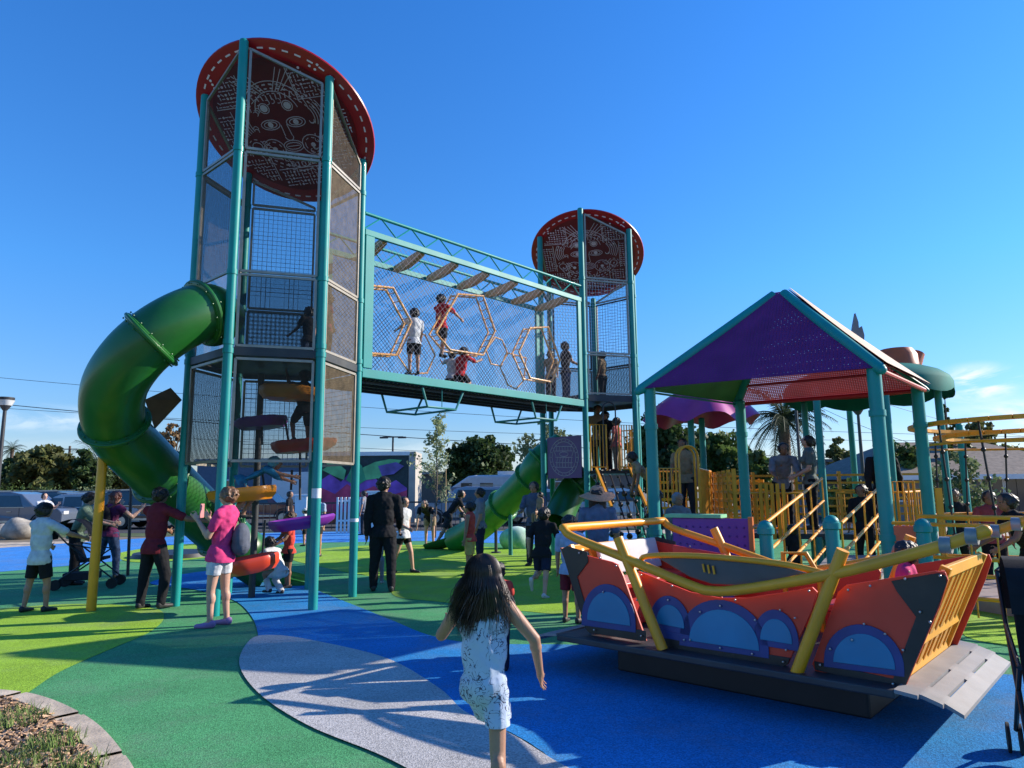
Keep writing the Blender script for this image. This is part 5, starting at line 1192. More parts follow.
def person(label, loc, H, rz, aL=((5, 10), (12, 6)), aR=((5, 10), (12, 6)), lL=((2, 3), (-2, 1)), lR=((2, 3), (-2, 1)), lean=0, twist=0, side=0, head=(0, 0), tone='tan', top=None, bottom=None, shorts=False, sleeve=.5, hair=HBLK, hairlen=0, cap=None, shoe=LEA, dress=None, vox=None, fem=False, hat=None, base=None, group=None, cat='person', longtop=0., fat=1., hips=1., bare=False, seat=False, hips_at=None, fold=.013, tail=False):
    H_ = H; vox = vox or max(.0085, H*.0065)
    t = thing('person', label, cat, (loc[0], loc[1], 0), rz, group)
    child = max(0., min(1., (1.62-H)/.6)); hh = H*(.132+.038*child); legf = .50-.035*child; wsc = (1.+.05*child)*fat
    upl = H*.168; fol = H*.145; thl = H*(legf-.045)*.505; shl = H*(legf-.045)*.495; ank = H*.040
    hipz = H*legf+ank*.0
    shw = H*(.112 if fem else .122)*(1-.06*child); hpw = H*.052*hips
    # spine
    L = radians(lean); S = radians(side)
    spd = V((sin(S), sin(L)*cos(S), cos(L)*cos(S)))
    pel = V((0, 0, 0)); shl_len = H*(.815-.01*child)-hipz
    chest = pel+spd*shl_len; tw = radians(twist); R = V((cos(tw), sin(tw), 0)); F = V((-sin(tw), cos(tw), 0)); R2 = (R-spd*R.dot(spd)).normalized()
    nd = (spd+V((0, .12, .35))).normalized(); neck = chest+spd*H*.015; hc = neck+nd*(H-(H*.83)-hh*.5+H*.0)+V((0, .012*H, 0)); hc = chest+nd*(H*.985-H*(.815-.01*child)-hh*.5)
    J = {}
    for sg, nm, a, l in ((-1, 'L', aL, lL), (1, 'R', aR, lR)):
        sh = chest+R2*sg*shw*.96-spd*H*.026; el = sh+Matrix.Rotation(tw, 3, 'Z')@ld(a[0][0], a[0][1], sg)*upl; wr = el+Matrix.Rotation(tw, 3, 'Z')@ld(a[1][0], a[1][1], sg)*fol
        hp = pel+V((sg*hpw, 0, -H*.01)); kn = hp+ld(l[0][0], l[0][1], sg)*thl; an = kn+ld(l[1][0], l[1][1], sg)*shl
        ft = l[2] if len(l) > 2 else 0
        J[nm] = dict(sh=sh, el=el, wr=wr, hp=hp, kn=kn, an=an, sg=sg, ft=ft, hd=(wr-el).normalized())
    lowest = min(J['L']['an'].z-ank*(1.), J['R']['an'].z-ank*1.)
    off = V((0, 0, (base or 0)-lowest))
    if hips_at is not None: off = V((0, 0, hips_at))
    def mv(p): return p+off
    pel, chest, neck, hc = map(mv, (pel, chest, neck, hc))
    for q in J.values():
        for k in ('sh', 'el', 'wr', 'hp', 'kn', 'an'): q[k] = mv(q[k])
    sk = skin(tone); b = MB(); hr = hh*.5; fw = H*.010
    # head, neck, face
    Rh = Matrix.Rotation(radians(head[0]), 3, 'Z')@Matrix.Rotation(radians(-head[1]), 3, 'X')
    hp_ = lambda x, y, z: hc+Rh@V((x*hh, y*hh, z*hh))
    b.sphere(hp_(0, -.02, .10), (hr*.76, hr*.90, hr*.80), 18, 12, M=Rh); b.sphere(hp_(0, .10, -.14), (hr*.60, hr*.62, hr*.72), 16, 10, M=Rh); b.sphere(hp_(0, .20, -.33), (hr*.30, hr*.26, hr*.24), 10, 8, M=Rh)
    capsule(b, hp_(0, .42, .06), hp_(0, .50, -.08), hh*.030, hh*.055, 8)
    for sx in (-1, 1):
        b.sphere(hp_(sx*.385, -.02, -.02), (hh*.035, hh*.07, hh*.11), 8, 8, M=Rh); b.sphere(hp_(sx*.15, .36, -.06), hh*.07, 8, 6); b.sphere(hp_(sx*.14, .40, .13), (hh*.11, hh*.05, hh*.03), 8, 6, M=Rh)
    b.sphere(hp_(0, .385, -.22), (hh*.10, hh*.06, hh*.035), 8, 6, M=Rh)
    capsule(b, chest-spd*H*.01, hp_(0, -.06, -.25), H*.034*wsc, H*.030*wsc)
    # trunk
    mid = lerp(pel, chest, .45); fl = (1., .66)
    def trunk(mb, g, hem=None):
        w1 = H*.094*wsc+g; w2 = H*(.078 if fem else .088)*wsc+g; w3 = H*(.083 if not dress else (.070 if g else .060))*wsc*hips+g
        M3 = Matrix((R2, F, spd)).transposed()
        mb.sphere(lerp(pel, chest, .78), (w1, w1*.68, H*.115+g), 18, 12, M=M3); mb.sphere(mid, (w2, w2*.74, H*.13+g), 18, 12, M=M3); mb.sphere(pel+V((0, 0, H*.005)), (w3+H*.012, w3*.82, H*.075+g), 18, 12)
        for q in J.values(): capsule(mb, chest-spd*H*.012, q['sh'] if not (g and sleeve == 0) else lerp(chest, q['sh'], .55), H*.036*wsc+g, H*(.031 if not (g and sleeve == 0) else .028)*wsc+g*.6)
        if fem and H > 1.5:
            for sx in (-1, 1): mb.sphere(lerp(pel, chest, .70)+R2*sx*H*.045+F*H*.048, H*.036+g, 12, 8)
    trunk(b, 0)
    for nm, q in J.items():
        capsule(b, q['sh'], q['el'], H*.031*wsc, H*.024*wsc); capsule(b, q['el'], q['wr'], H*.0245*wsc, H*.0155*wsc); b.sphere(lerp(q['el'], q['wr'], .25), H*.0255*wsc, 10, 8)
        capsule(b, q['hp'], q['kn'], H*(.052 if not dress else .038)*wsc, H*.031*wsc); capsule(b, q['kn'], q['an'], H*.031*wsc, H*.020*wsc); b.sphere(lerp(q['kn'], q['an'], .28)-V((0, H*.006, 0)), (H*.031*wsc, H*.031*wsc, H*.05), 10, 8)
        # hand: palm and five fingers
        hd = q['hd']; sg = q['sg']; hl = H*.098; pal = q['wr']+hd*hl*.25; sidev = hd.cross(R).normalized() if abs(hd.dot(R)) < .9 else hd.cross(Z).normalized(); pn_ = hd.cross(sidev).normalized()
        fr = max(.0055*H/1.2, vox*.62); Mp = Matrix((sidev, hd, pn_)).transposed(); b.sphere(pal+hd*hl*.05, (hl*.24, hl*.30, max(hl*.11, vox)), 10, 8, M=Mp); capsule(b, q['wr'], pal, H*.0155*wsc, hl*.17)
        curl = pn_*(-sg)
        for k, (ox, ln) in enumerate(((-.19, .36), (-.065, .43), (.065, .40), (.18, .31))):
            p0 = pal+sidev*hl*ox*1.1+hd*hl*.22; p1 = p0+(hd+sidev*ox*.7+curl*.12).normalized()*hl*ln*.55; p2 = p1+(hd+curl*.65).normalized()*hl*ln*.5; capsule(b, p0, p1, fr*1.1, fr, 8); capsule(b, p1, p2, fr, fr*.85, 8)
        th0 = pal-sidev*hl*.2-hd*hl*.05; th1 = th0+(hd*.5-sidev*.8).normalized()*hl*.22; capsule(b, th0, th1, fr*1.4, fr*1.15, 8); capsule(b, th1, th1+(hd*.9-sidev*.25+curl*.3).normalized()*hl*.2, fr*1.15, fr*.9, 8)
        # foot
        fa = radians(q['ft']); fd = V((sg*.12, cos(fa), sin(fa))).normalized(); q['fd'] = fd; heel = q['an']-V((0, 0, ank*.45))-fd*H*.018; toe = q['an']+fd*H*.095-V((0, 0, ank*.70))*1.; q['heel'], q['toe'] = heel, toe
        capsule(b, q['an'], heel, H*.020, H*.020); capsule(b, heel, toe, H*.021, H*.014); capsule(b, q['an'], lerp(heel, toe, .6), H*.020, H*.015)
    body = finish(remesh(b, vox, 2), 'body', sk, t)
    e = MB()
    for sx in (-1, 1): e.sphere(hp_(sx*.15, .405, -.0), (hh*.045, hh*.03, hh*.022), 8, 6, M=Rh)
    e.build('eyes', EYE, body, local=True, smooth=True); e = MB(); e.sphere(hp_(0, .43, -.225), (hh*.085, hh*.02, hh*.022), 10, 6, M=Rh); e.build('lips', LIP, body, local=True, smooth=True)
    # clothes
    g = H*.008
    if top or dress:
        m = MB(); trunk(m, g*(1.9 if dress else 1.2 if not longtop else 1.7))
        if not dress: w5 = H*.083*wsc*hips+g*1.5; m.sphere(pel-spd*H*.030, (w5+H*.020, w5*.90+H*.006, H*.10), 18, 12)
        if sleeve > 0:
            for q in J.values():
                sl_ = min(sleeve, 1.); capsule(m, q['sh'], lerp(q['sh'], q['el'], min(1, sl_)), H*.032*wsc+g*.6, H*.030*wsc+g)
                if sleeve > 1: capsule(m, q['el'], lerp(q['el'], q['wr'], sleeve-1), H*.029*wsc+g*.8, H*.021*wsc+g*.8)
        cuts = []
        if dress:
            kn = lerp(J['L']['kn'], J['R']['kn'], .5)
            for q in J.values(): capsule(m, q['hp'], lerp(q['hp'], q['kn'], 1.05), H*.043+g, H*.043+g)
            capsule(m, lerp(pel, chest, .62), pel, H*.086, H*.083, flat=(1., .84)); capsule(m, pel, lerp(pel, kn, 1.0), H*.083, H*.079, flat=(1., .88))
        me = remesh(m, vox, 3); hemz = (pel.z-H*(.035+longtop)) if not dress else lerp(pel, lerp(J['L']['kn'], J['R']['kn'], .5), 1.0).z
        upd = spd if not dress else V((0, 0, 1)); hp0 = pel-spd*H*(.035+longtop) if not dress else V((0, 0, hemz))
        nk = chest+spd*H*.040; cuts = [(hp0, -upd), (nk, nd)]
        finish(me, 'dress' if dress else 'top', dress or top, t, cut=cuts, fold=fold*H/1.5, seed=len(label))
    if bottom:
        m = MB(); w3 = H*.083*wsc*hips+g*.6; m.sphere(pel+V((0, 0, H*.005)), (w3+H*.006, w3*.80, H*.08), 18, 12)
        cuts = [(pel+spd*H*.025, spd)]
        for q in J.values():
            if shorts: fr_ = shorts if isinstance(shorts, float) else .62; capsule(m, q['hp'], lerp(q['hp'], q['kn'], fr_), H*.054*wsc+g*.8, H*.044*wsc+g*.7); cuts.append((lerp(q['hp'], q['kn'], fr_), (q['kn']-q['hp']).normalized())) if min(lL[0][0], lR[0][0]) > -30 and max(lL[0][0], lR[0][0]) < 30 else None
            else: capsule(m, q['hp'], q['kn'], H*.055*wsc+g, H*.038*wsc+g); capsule(m, q['kn'], lerp(q['kn'], q['an'], .97), H*.037*wsc+g, H*.027*wsc+g)
        finish(remesh(m, vox, 2), 'shorts' if shorts else 'trousers', bottom, t, cut=cuts, fold=fold*.8*H/1.5, seed=len(label)+5)
    m = MB()
    for q in J.values():
        capsule(m, q['heel'], q['toe'], H*.0235, H*.017); capsule(m, q['heel']+V((0, 0, H*.01)), lerp(q['heel'], q['toe'], .5), H*.025, H*.022)
    finish(remesh(m, vox, 1), 'shoes', shoe, t)
    # hair
    if hair:
        m = MB(); m.sphere(hp_(0, -.08, .13), (hr*.86, hr*.96, hr*.84), 18, 12, M=Rh); m.sphere(hp_(0, -.20, -.06), (hr*.80, hr*.70, hr*.78), 16, 10, M=Rh)
        for sx in (-1, 1): m.sphere(hp_(sx*.32, -.06, .0), (hr*.22, hr*.5, hr*.5), 10, 8, M=Rh)
        if hairlen:
            hlm = hairlen*hh
            for k in range(5):
                x = (k-2)*.16; p0 = hp_(x, -.26, .0); p1 = hp_(x*1.15, -.34, -.45); p2 = V(p1)+V((x*hh*.25, -hh*.04, -hlm)); capsule(m, p0, p1, hh*.17, hh*.15); capsule(m, p1, p2, hh*.15, hh*.06)
        if tail: capsule(m, hp_(0, -.5, .15), hp_(0, -.68, -.35), hh*.12, hh*.06)
        rn_ = random.Random(len(label))
        if loc[1] < 17 and hair.name.endswith('hair'):
            for _ in range(110):
                a_ = rn_.uniform(0, 2*pi); u_ = rn_.uniform(-.55, 1); s_ = sqrt(1-u_*u_); p_ = hp_(.41*cos(a_)*s_, -.09+.46*sin(a_)*s_, .12+.41*u_); o_ = hp_(.50*cos(a_)*s_+rn_.uniform(-.06, .06), -.11+.55*sin(a_)*s_+rn_.uniform(-.06, .06), .10+.47*u_-.07); capsule(m, p_, o_, hh*.05, hh*.018, 5)
        me = remesh(m, vox*.9, 0 if loc[1] < 17 else 1); fcut = [(hp_(0, .33, .0), Rh@V((0, 1, .10)))]
        finish(me, 'hair', hair, t, cut=fcut, fold=hh*.05, fs=26/H, seed=3)
    if cap:
        m = MB(); m.sphere(hp_(0, -.04, .17), (hr*.92, hr*1.03, hr*.78), 18, 12, M=Rh); me = remesh(m, vox, 1); finish(me, 'cap', cap, t, cut=[(hp_(0, 0, .12), Rh@V((0, 0, -1)))])
        m = MB(); m.prism([hp_(x, y, .15) for x, y in ((-.30, .34), (-.26, .60), (-.12, .74), (.12, .74), (.26, .60), (.30, .34))], Rh@V((0, 0, hh*.03))); m.build('cap_brim', cap, t, local=True)
    if hat:
        m = MB(); n = 28; vs = []; 
        for k, (r_, z_) in enumerate(((.0, .56), (.25, .55), (.40, .44), (.44, .20), (.70, .10), (1.05, -.04), (1.06, -.07), (.70, .06), (.44, .15))):
            for i in range(n): a = 2*pi*i/n; vs.append(hp_(r_*cos(a), r_*sin(a)*1.05-.03, z_+(.08*sin(2*a+.5) if r_ > .9 else 0)))
        m.add(vs, [(j*n+i, j*n+(i+1) % n, (j+1)*n+(i+1) % n, (j+1)*n+i) for j in range(8) for i in range(n)]); m.build('sun_hat', hat, t, local=True, smooth='all')
    t['_j'] = 1
    return t, J, hp_, dict(pel=pel, chest=chest, spd=spd, R=R2, F=F, hh=hh, hc=hc)
def pack(t, info, m, H, name='backpack', s=1., side=0):
    mb = MB(); c = lerp(info['pel'], info['chest'], .58)-info['F']*H*.115+info['R']*side*H; mb.sphere(c, (H*.085*s, H*.055*s, H*.13*s), 14, 10); mb.sphere(c-V((0, H*.03, H*.05)), (H*.065*s, H*.04*s, H*.06*s), 12, 8); me = remesh(mb, .012, 1); o = finish(me, name, m, t)
    st_ = MB()
    for sx in (-1, 1): a = info['chest']+info['R']*sx*H*.07; st_.tube([c+V((sx*H*.05, 0, H*.1)), a+V((0, 0, H*.035)), a+info['F']*H*.075-V((0, 0, H*.05)), c+V((sx*H*.07, H*.08, -H*.09))], H*.008, 6)
    st_.build('strap', m, o, local=True, smooth=True); return o
P_ = lambda px, Y: X(px, Y)
cWH = cloth('white', (.55, .56, .58)); cBK = cloth('black', (.013, .013, .016)); cDK = cloth('charcoal', (.03, .03, .038)); cGY = cloth('grey', (.20, .21, .24)); cMR = cloth('maroon', (.17, .018, .03)); cPK = cloth('hot_pink', (.62, .05, .18)); cJN = cloth('denim', (.045, .075, .15), var=.3); cGN = cloth('sage', (.16, .22, .15)); cPU = cloth('plum', (.16, .03, .09)); cCO = cloth('coral', (.62, .07, .05)); cYE = cloth('pale_yellow', (.55, .40, .13)); cRD = cloth('red', (.50, .02, .025)); cBL = cloth('sky_blue', (.04, .25, .42)); cLB = cloth('pale_blue', (.32, .40, .55)); cNV = cloth('navy', (.015, .02, .05)); cTN = cloth('tan', (.30, .22, .14))
STR = mat('straw_hat', (.52, .27, .16), .85, var=.15, scale=40, bump=.3, bscale=150)
# --- the running girl, closest to the camera
def print_dress():
    m = mat('printed_pale_dress', (.43, .50, .62), .9, var=.06, scale=8, bump=.3, bscale=260); nt = m.node_tree; n = nt.nodes; l = nt.links; b = n['Principled BSDF']
    src = b.inputs['Base Color'].links[0].from_socket; tc = n.new('ShaderNodeTexCoord'); mp = n.new('ShaderNodeMapping'); l.new(tc.outputs['Object'], mp.inputs['Vector'])
    no = n.new('ShaderNodeTexNoise'); no.inputs['Scale'].default_value = 16; no.inputs['Detail'].default_value = 1.5; no.inputs['Distortion'].default_value = 2.2; l.new(mp.outputs[0], no.inputs['Vector'])
    d = n.new('ShaderNodeMath'); d.operation = 'SUBTRACT'; d.inputs[1].default_value = .5; l.new(no.outputs['Fac'], d.inputs[0]); ab = n.new('ShaderNodeMath'); ab.operation = 'ABSOLUTE'; l.new(d.outputs[0], ab.inputs[0])
    lt = n.new('ShaderNodeMapRange'); lt.inputs['From Min'].default_value = .014; lt.inputs['From Max'].default_value = .03; lt.inputs['To Min'].default_value = 1; lt.inputs['To Max'].default_value = 0; l.new(ab.outputs[0], lt.inputs['Value'])
    vo = n.new('ShaderNodeTexNoise'); vo.inputs['Scale'].default_value = 11; l.new(mp.outputs[0], vo.inputs['Vector']); th = n.new('ShaderNodeMapRange'); th.inputs['From Min'].default_value = .42; th.inputs['From Max'].default_value = .47; l.new(vo.outputs['Fac'], th.inputs['Value'])
    mu_ = n.new('ShaderNodeMath'); mu_.operation = 'MULTIPLY'; l.new(lt.outputs[0], mu_.inputs[0]); l.new(th.outputs[0], mu_.inputs[1])
    mx = n.new('ShaderNodeMix'); mx.data_type = 'RGBA'; l.new(mu_.outputs[0], mx.inputs['Factor']); l.new(src, mx.inputs['A']); mx.inputs['B'].default_value = (.05, .05, .09, 1); l.new(mx.outputs['Result'], b.inputs['Base Color']); return m
gp = (at(484, 560, 3.72).x, 3.72)
t, J, hp_, inf = person('girl with long dark hair in a pale printed dress running away in the foreground', gp, 1.255, radians(-12), aL=((28, 34), (95, 10)), aR=((8, 40), (22, 4)), lL=((82, -6), (6, -4), -10), lR=((-12, 3), (-24, 9), 0), lean=7, side=-3, dress=print_dress(), sleeve=.0, hair=None, vox=.0058, shoe=SHW, fem=True, tone='tan', fold=.012, head=(6, -4))
hm = MB(); rnd = random.Random(9); hh = inf['hh']; base_ = MB(); hr = hh/2
base_.sphere(hp_(0, -.08, .11), (hr*.86, hr*.96, hr*.86), 20, 14); base_.sphere(hp_(0, -.24, -.15), (hr*.84, hr*.70, hr*.95), 18, 12)
for k in range(7):
    x = (k-3)*.13; capsule(base_, hp_(x, -.26, -.1), hp_(x*1.25, -.40, -.85-.1*cos(k*2.)), hh*.15, hh*.06)
ho = finish(remesh(base_, .008, 2), 'hair', HBLK, t, cut=[(hp_(0, .30, 0), V((0, 1, .1)))], fold=hh*.035, fs=22, seed=2)
for k in range(2600):
    a = rnd.uniform(radians(165), radians(375)); sa_, ca_ = sin(a), cos(a); R1 = rnd.uniform(.96, 1.10); f0 = rnd.uniform(8, 60) if k % 3 else rnd.uniform(0, 25)
    pts = [hp_(.45*R1*sin(radians(f))*ca_+.02, -.08+.50*R1*sin(radians(f))*sa_, .11+.46*R1*cos(radians(f))) for f in (f0, f0+(92-f0)*.35, f0+(92-f0)*.7, 92)]
    x0 = .47*R1*ca_; y0 = -.10+.52*R1*sa_; ln = 1.0+.65*rnd.random()-.25*abs(ca_); wv = rnd.uniform(.03, .10); ph = rnd.uniform(0, 6.28)+x0*6; spread = rnd.gauss(0, .15)
    for q_ in (.25, .5, .75, 1.):
        x = x0*(1+.22*q_)+spread*q_+wv*sin(ph+q_*5); y = min(y0, -.10)*(1-.25*q_)-.13*q_; pts.append(hp_(x, y-.08+wv*cos(ph*1.3+q_*4), .06-ln*q_))
    pts = smooth_path(pts, 3); w_ = .0019; n_ = len(pts); hm.tube(pts, [w_ if i_ < n_*.7 else w_*(1-(i_-n_*.7)/(n_*.32)) for i_ in range(n_)], 3, cap=False)
hm.build('hair_strands', mat('dark_brown_strands', (.045, .024, .015), .5, var=.5, scale=20), ho, local=True, smooth=True)
# --- left group
Y = 9.75; person('boy in white t-shirt and black shorts seen from behind pulling at the yellow post', (P_(46, Y), Y), 1.46, radians(-18), aL=((35, 12), (60, 5)), aR=((48, 38), (72, 10)), lL=((-4, 8), (-8, 2)), lR=((8, 6), (0, 2)), top=cWH, bottom=cBK, shorts=.8, cap=cBK, sleeve=.75, fold=.012, longtop=.03)
Y = 12.6; t, J, hp_, inf = person('person in sage shirt and black cap leaning over a stroller behind the boy', (P_(80, Y), Y), 1.62, radians(-65), aL=((45, 8), (80, 4)), aR=((45, 8), (75, 4)), top=cGN, bottom=cBK, cap=cBK, lean=14, sleeve=.7, tone='light')
def stroller(label, x, y, rz, big=False):
    t = thing('stroller', label, 'stroller', (x, y, 0), rz, 'strollers'); m = MB()
    for sx in (-.24, .24):
        m.tube([(sx, -.55, 1.02), (sx, -.30, .75), (sx, .42, .16)], .013, 8); m.tube([(sx, .25, .62), (sx, -.40, .14)], .013, 8); m.tube([(sx, -.30, .75), (sx, .25, .62)], .011, 8)
    m.tube([(-.24, -.55, 1.02), (-.2, -.6, 1.05), (.2, -.6, 1.05), (.24, -.55, 1.02)], .018, 10); m.tube([(-.24, .2, .35), (.24, .2, .35)], .011, 8); m.build('frame', BLK, t, local=True, smooth=True)
    m = MB(); m.prism([(-.2, -.12, .42), (.2, -.12, .42), (.2, .26, .46), (-.2, .26, .46)], V((0, 0, .05))); m.prism([(-.2, -.14, .45), (.2, -.14, .45), (.2, -.34, .95), (-.2, -.34, .95)], V((0, .04, .01))); m.build('seat', cBK, t, local=True, bevel=.01)
    m = MB(); n = 8; vs = []
    for k in range(n+1):
        a = pi*.95*k/n
        for sx in (-.23, .23): vs.append(V((sx, -.28+.30*cos(a)*-1, .80+.34*sin(a))))
    m.add(vs, [(2*k, 2*k+1, 2*k+3, 2*k+2) for k in range(n)]); m.build('canopy', cBK, t, local=True, smooth=True)
    m = MB(); m.box((0, -.1, .20), (.36, .5, .12)); m.build('basket', cDK, t, local=True, bevel=.02)
    for sx in (-.25, .25):
        for yy in (.42, -.42):
            for d in (-.03, .03): m = MB(); m.tube([(sx+d-.008, yy, .085), (sx+d+.008, yy, .085)], .085, 18); m.build('wheel', TYR, t, local=True, smooth=True)
    return t
stroller('black folding stroller between the sage shirt person and the yellow post', P_(84, 12.2)+.2, 12.2, radians(-75))
Y = 13.4; t, J, hp_, inf = person('woman with reddish hair in plum top and jeans seen from behind with a black backpack', (P_(112, Y), Y), 1.64, radians(-20), aL=((60, 20), (140, 0)), aR=((50, 15), (130, 5)), top=cPU, bottom=cJN, sleeve=.15, hair=HRED, hairlen=.5, fem=True, tone='light', lean=8, hips=1.15, lL=((-12, 4), (-16, 2)), lR=((14, 4), (2, 2))); pack(t, inf, cBK, 1.64, s=1.1)
Y = 9.95; person('person in maroon t-shirt and black trousers reaching for the teal post', (P_(158, Y), Y), 1.66, radians(-22), aL=((40, 8), (70, 2)), aR=((45, 55), (80, 34)), top=cMR, bottom=cBK, sleeve=.72, lean=4, lL=((-4, 5), (-5, 1)), lR=((8, 14), (-8, 2)), tone='brown', fold=.010, longtop=.03, vox=.010, shoe=LEA)
Y = 8.6; t, J, hp_, inf = person('woman in hot pink t-shirt and white shorts photographing with a pink phone', (P_(224, Y), Y), 1.64, radians(82), aL=((24, 2), (140, -6)), aR=((30, 0), (138, -8)), top=cPK, bottom=cWH, shorts=.55, sleeve=.6, hair=mat('light_brown_hair', (.17, .08, .035), .5, var=.3, scale=30), fem=True, tone='light', lean=-6, head=(0, 8), shoe=SHP, hips=1.12, vox=.0095, lL=((6, 2), (-2, 1)), lR=((-2, 2), (-6, 1)), longtop=.01)
m = MB(); w0 = lerp(J['L']['wr'], J['R']['wr'], .5)+V((0, .035, .11)); m.box(w0, (.085, .012, .17)); tp_ = t.matrix_world
Mt = Matrix.Translation(t.location)@Matrix.Rotation(radians(82), 4, 'Z'); m.v = [tuple(Mt@V(v)) for v in m.v]; tag(m.build('phone', mat('pink_phone_case', (.65, .28, .28), .35), bevel=.008), 'pink phone held up by the woman in the hot pink t-shirt', 'phone')
m = MB(); c = Mt@(lerp(inf['pel'], inf['chest'], .35)+V((.06, -.20, .0))); m.sphere(c, (.10, .13, .19), 14, 10); m.sphere(c-V((0, 0, .08)), (.11, .12, .12), 12, 8); me = remesh(m, .012, 1); o = finish(me, 'backpack', cloth('grey_blue_bag', (.10, .11, .14)), None); o.parent = None
ss = MB(); sh_ = Mt@(inf['chest']+V((.10, .0, .05))); ss.tube([c+V((0, 0, .15)), sh_, Mt@(inf['chest']+V((.12, .10, -.12))), c+V((-.05, -.05, -.1))], .012, 6); so_ = ss.build('strap', cBK, None, smooth=True); so_.parent = o; tag(o, 'grey blue backpack slung on the woman in the hot pink t-shirt', 'backpack')
# --- children in the near tower
p = at(243, 505, 10.1); person('child in a light blue hooded top crawling onto the orange scoop of the near tower', (p.x-.05, 10.1), 1.25, radians(-70), aL=((60, 6), (70, 4)), aR=((70, 6), (80, 4)), lL=((40, 4), (-30, 4)), lR=((10, 4), (-40, 4)), lean=62, top=cBL, bottom=cBL if False else cloth('blue_shorts', (.05, .16, .28)), shorts=.7, hair=cloth('aqua_hood', (.20, .48, .50)), sleeve=1.8, hips_at=p.z+.32, tone='tan')
p = at(303, 400, 10.5); person('child in dark clothes climbing between the upper scoops inside the near tower', (p.x, 10.55), 1.2, radians(40), aL=((110, 10), (150, 0)), aR=((80, 10), (120, 0)), lL=((50, 5), (-20, 2)), lR=((5, 5), (-5, 2)), top=cBK, bottom=cDK, shorts=.7, hips_at=at(303, 410, 10.5).z, tone='brown')
Y = 11.1; person('child in white crouching at the foot of the near tower behind the low red scoop', (P_(284, Y), Y), 1.2, radians(60), aL=((60, 8), (60, 4)), aR=((60, 8), (60, 4)), lL=((85, 6), (-30, 2)), lR=((70, 6), (-40, 2)), lean=35, top=cWH, bottom=cWH, hair=HBLK, tone='brown')
Y = 11.9; person('child in coral shirt standing behind the purple scoop of the near tower', (P_(291, Y), Y), 1.25, radians(120), aL=((30, 8), (60, 4)), aR=((30, 8), (60, 4)), top=cCO, bottom=cBK, shorts=.6, hair=HBRN, tone='brown')
Y = 17.5; person('person in white t-shirt and dark shorts standing far behind the near tower posts', (P_(318, Y), Y), 1.55, radians(160), top=cLB, bottom=cDK, shorts=.6)
Y = 21; person('small child in white cap standing on the lime surface far behind the near tower', (P_(306, Y), Y), 1.1, radians(100), top=cWH, bottom=cBK, shorts=.7, cap=cWH)
p = at(290, 300, 10.6); person('child in dark top standing on the upper deck of the near tower', (HC.x+.30, HC.y+.55), 1.05, radians(60), top=cBK, bottom=cJN, base=3.47, tone='brown', aL=((30, 10), (60, 5)))
p = at(318, 265, 10.2); person('child in pink top looking out from the upper deck of the near tower', (HC.x+.72, HC.y+.10), 1.15, radians(-60), top=cPK, bottom=cNV, base=3.47, tone='brown')
# --- middle group
Y = 11.4; person('tall man dressed all in black seen from behind walking by the near tower', (P_(384, Y), Y), 1.80, radians(8), aL=((-4, 6), (6, 3)), aR=((14, 7), (50, 0)), lL=((6, 5), (2, 2)), lR=((-6, 5), (-10, 2)), top=cBK, bottom=cBK, sleeve=1.9, cap=cBK, tone='brown', vox=.0105, fat=1.05, longtop=.0, head=(-25, 0))
Y = 12.4; person('toddler in grey trousers walking just beyond the man in black', (P_(380, Y), Y), .85, radians(0), top=cGY, bottom=cGY, shoe=SHW)
Y = 13.9; person('girl in white top and black shorts walking right of the man in black', (P_(404, Y), Y), 1.48, radians(-120), aL=((-10, 10), (0, 4)), aR=((20, 8), (70, 2)), lL=((20, 3), (8, 1)), lR=((-14, 3), (-24, 1)), top=cWH, bottom=cBK, shorts=.45, sleeve=.3, tone='light', fem=True, hairlen=.4)
Y = 20.4; person('woman in black bending forward with hands on her knees beside the far slide', (P_(430, Y), Y), 1.62, radians(170), lean=58, aL=((20, 6), (10, 2)), aR=((20, 6), (10, 2)), top=cBK, bottom=cTN, shorts=.6, hairlen=.6, tone='light', fem=True)
Y = 19.8; person('person in black shirt and shorts leaning down over the foot of the far green slide', (P_(448, Y), Y), 1.72, radians(-70), lean=34, aL=((30, 8), (45, 4)), aR=((30, 8), (45, 4)), lL=((18, 4), (4, 2)), lR=((-22, 4), (-34, 2)), top=cBK, bottom=cDK, shorts=.8, tone='tan')
Y = 19.7; person('small child in grey sitting at the foot of the far green slide', (P_(462, Y), Y), 1.0, radians(80), lL=((80, 5), (20, 2)), lR=((80, 5), (20, 2)), top=cGY, bottom=cNV, hips_at=.45)
Y = 13.4; person('girl in coral sleeveless top and pale yellow skirt standing sideways', (P_(470, Y), Y), 1.36, radians(75), aL=((5, 5), (10, 2)), aR=((0, 5), (6, 2)), top=cCO, bottom=cYE, shorts=.9, sleeve=0, fem=True, tone='tan')
Y = 15.2; person('teenager in grey t-shirt standing behind the girl in coral', (P_(480, Y), Y), 1.62, radians(100), top=cGY, bottom=cNV, sleeve=.7, aL=((5, 8), (20, 2)))
Y = 6.4; person('toddler with short black hair just ahead of the running girl', (P_(497, Y), Y), .93, radians(-5), top=cCO, bottom=cNV, tone='tan')
Y = 10.7; person('boy in black t-shirt and dark shorts running away beside the rocking boat', (P_(541, Y), Y), 1.34, radians(-24), aL=((-30, 14), (15, 4)), aR=((25, 12), (70, 4)), lL=((18, 4), (-75, 2), -60), lR=((-14, 3), (-22, 3), -10), lean=12, top=cBK, bottom=cNV, shorts=.8, sleeve=.75, shoe=SHW, tone='light', longtop=.02)
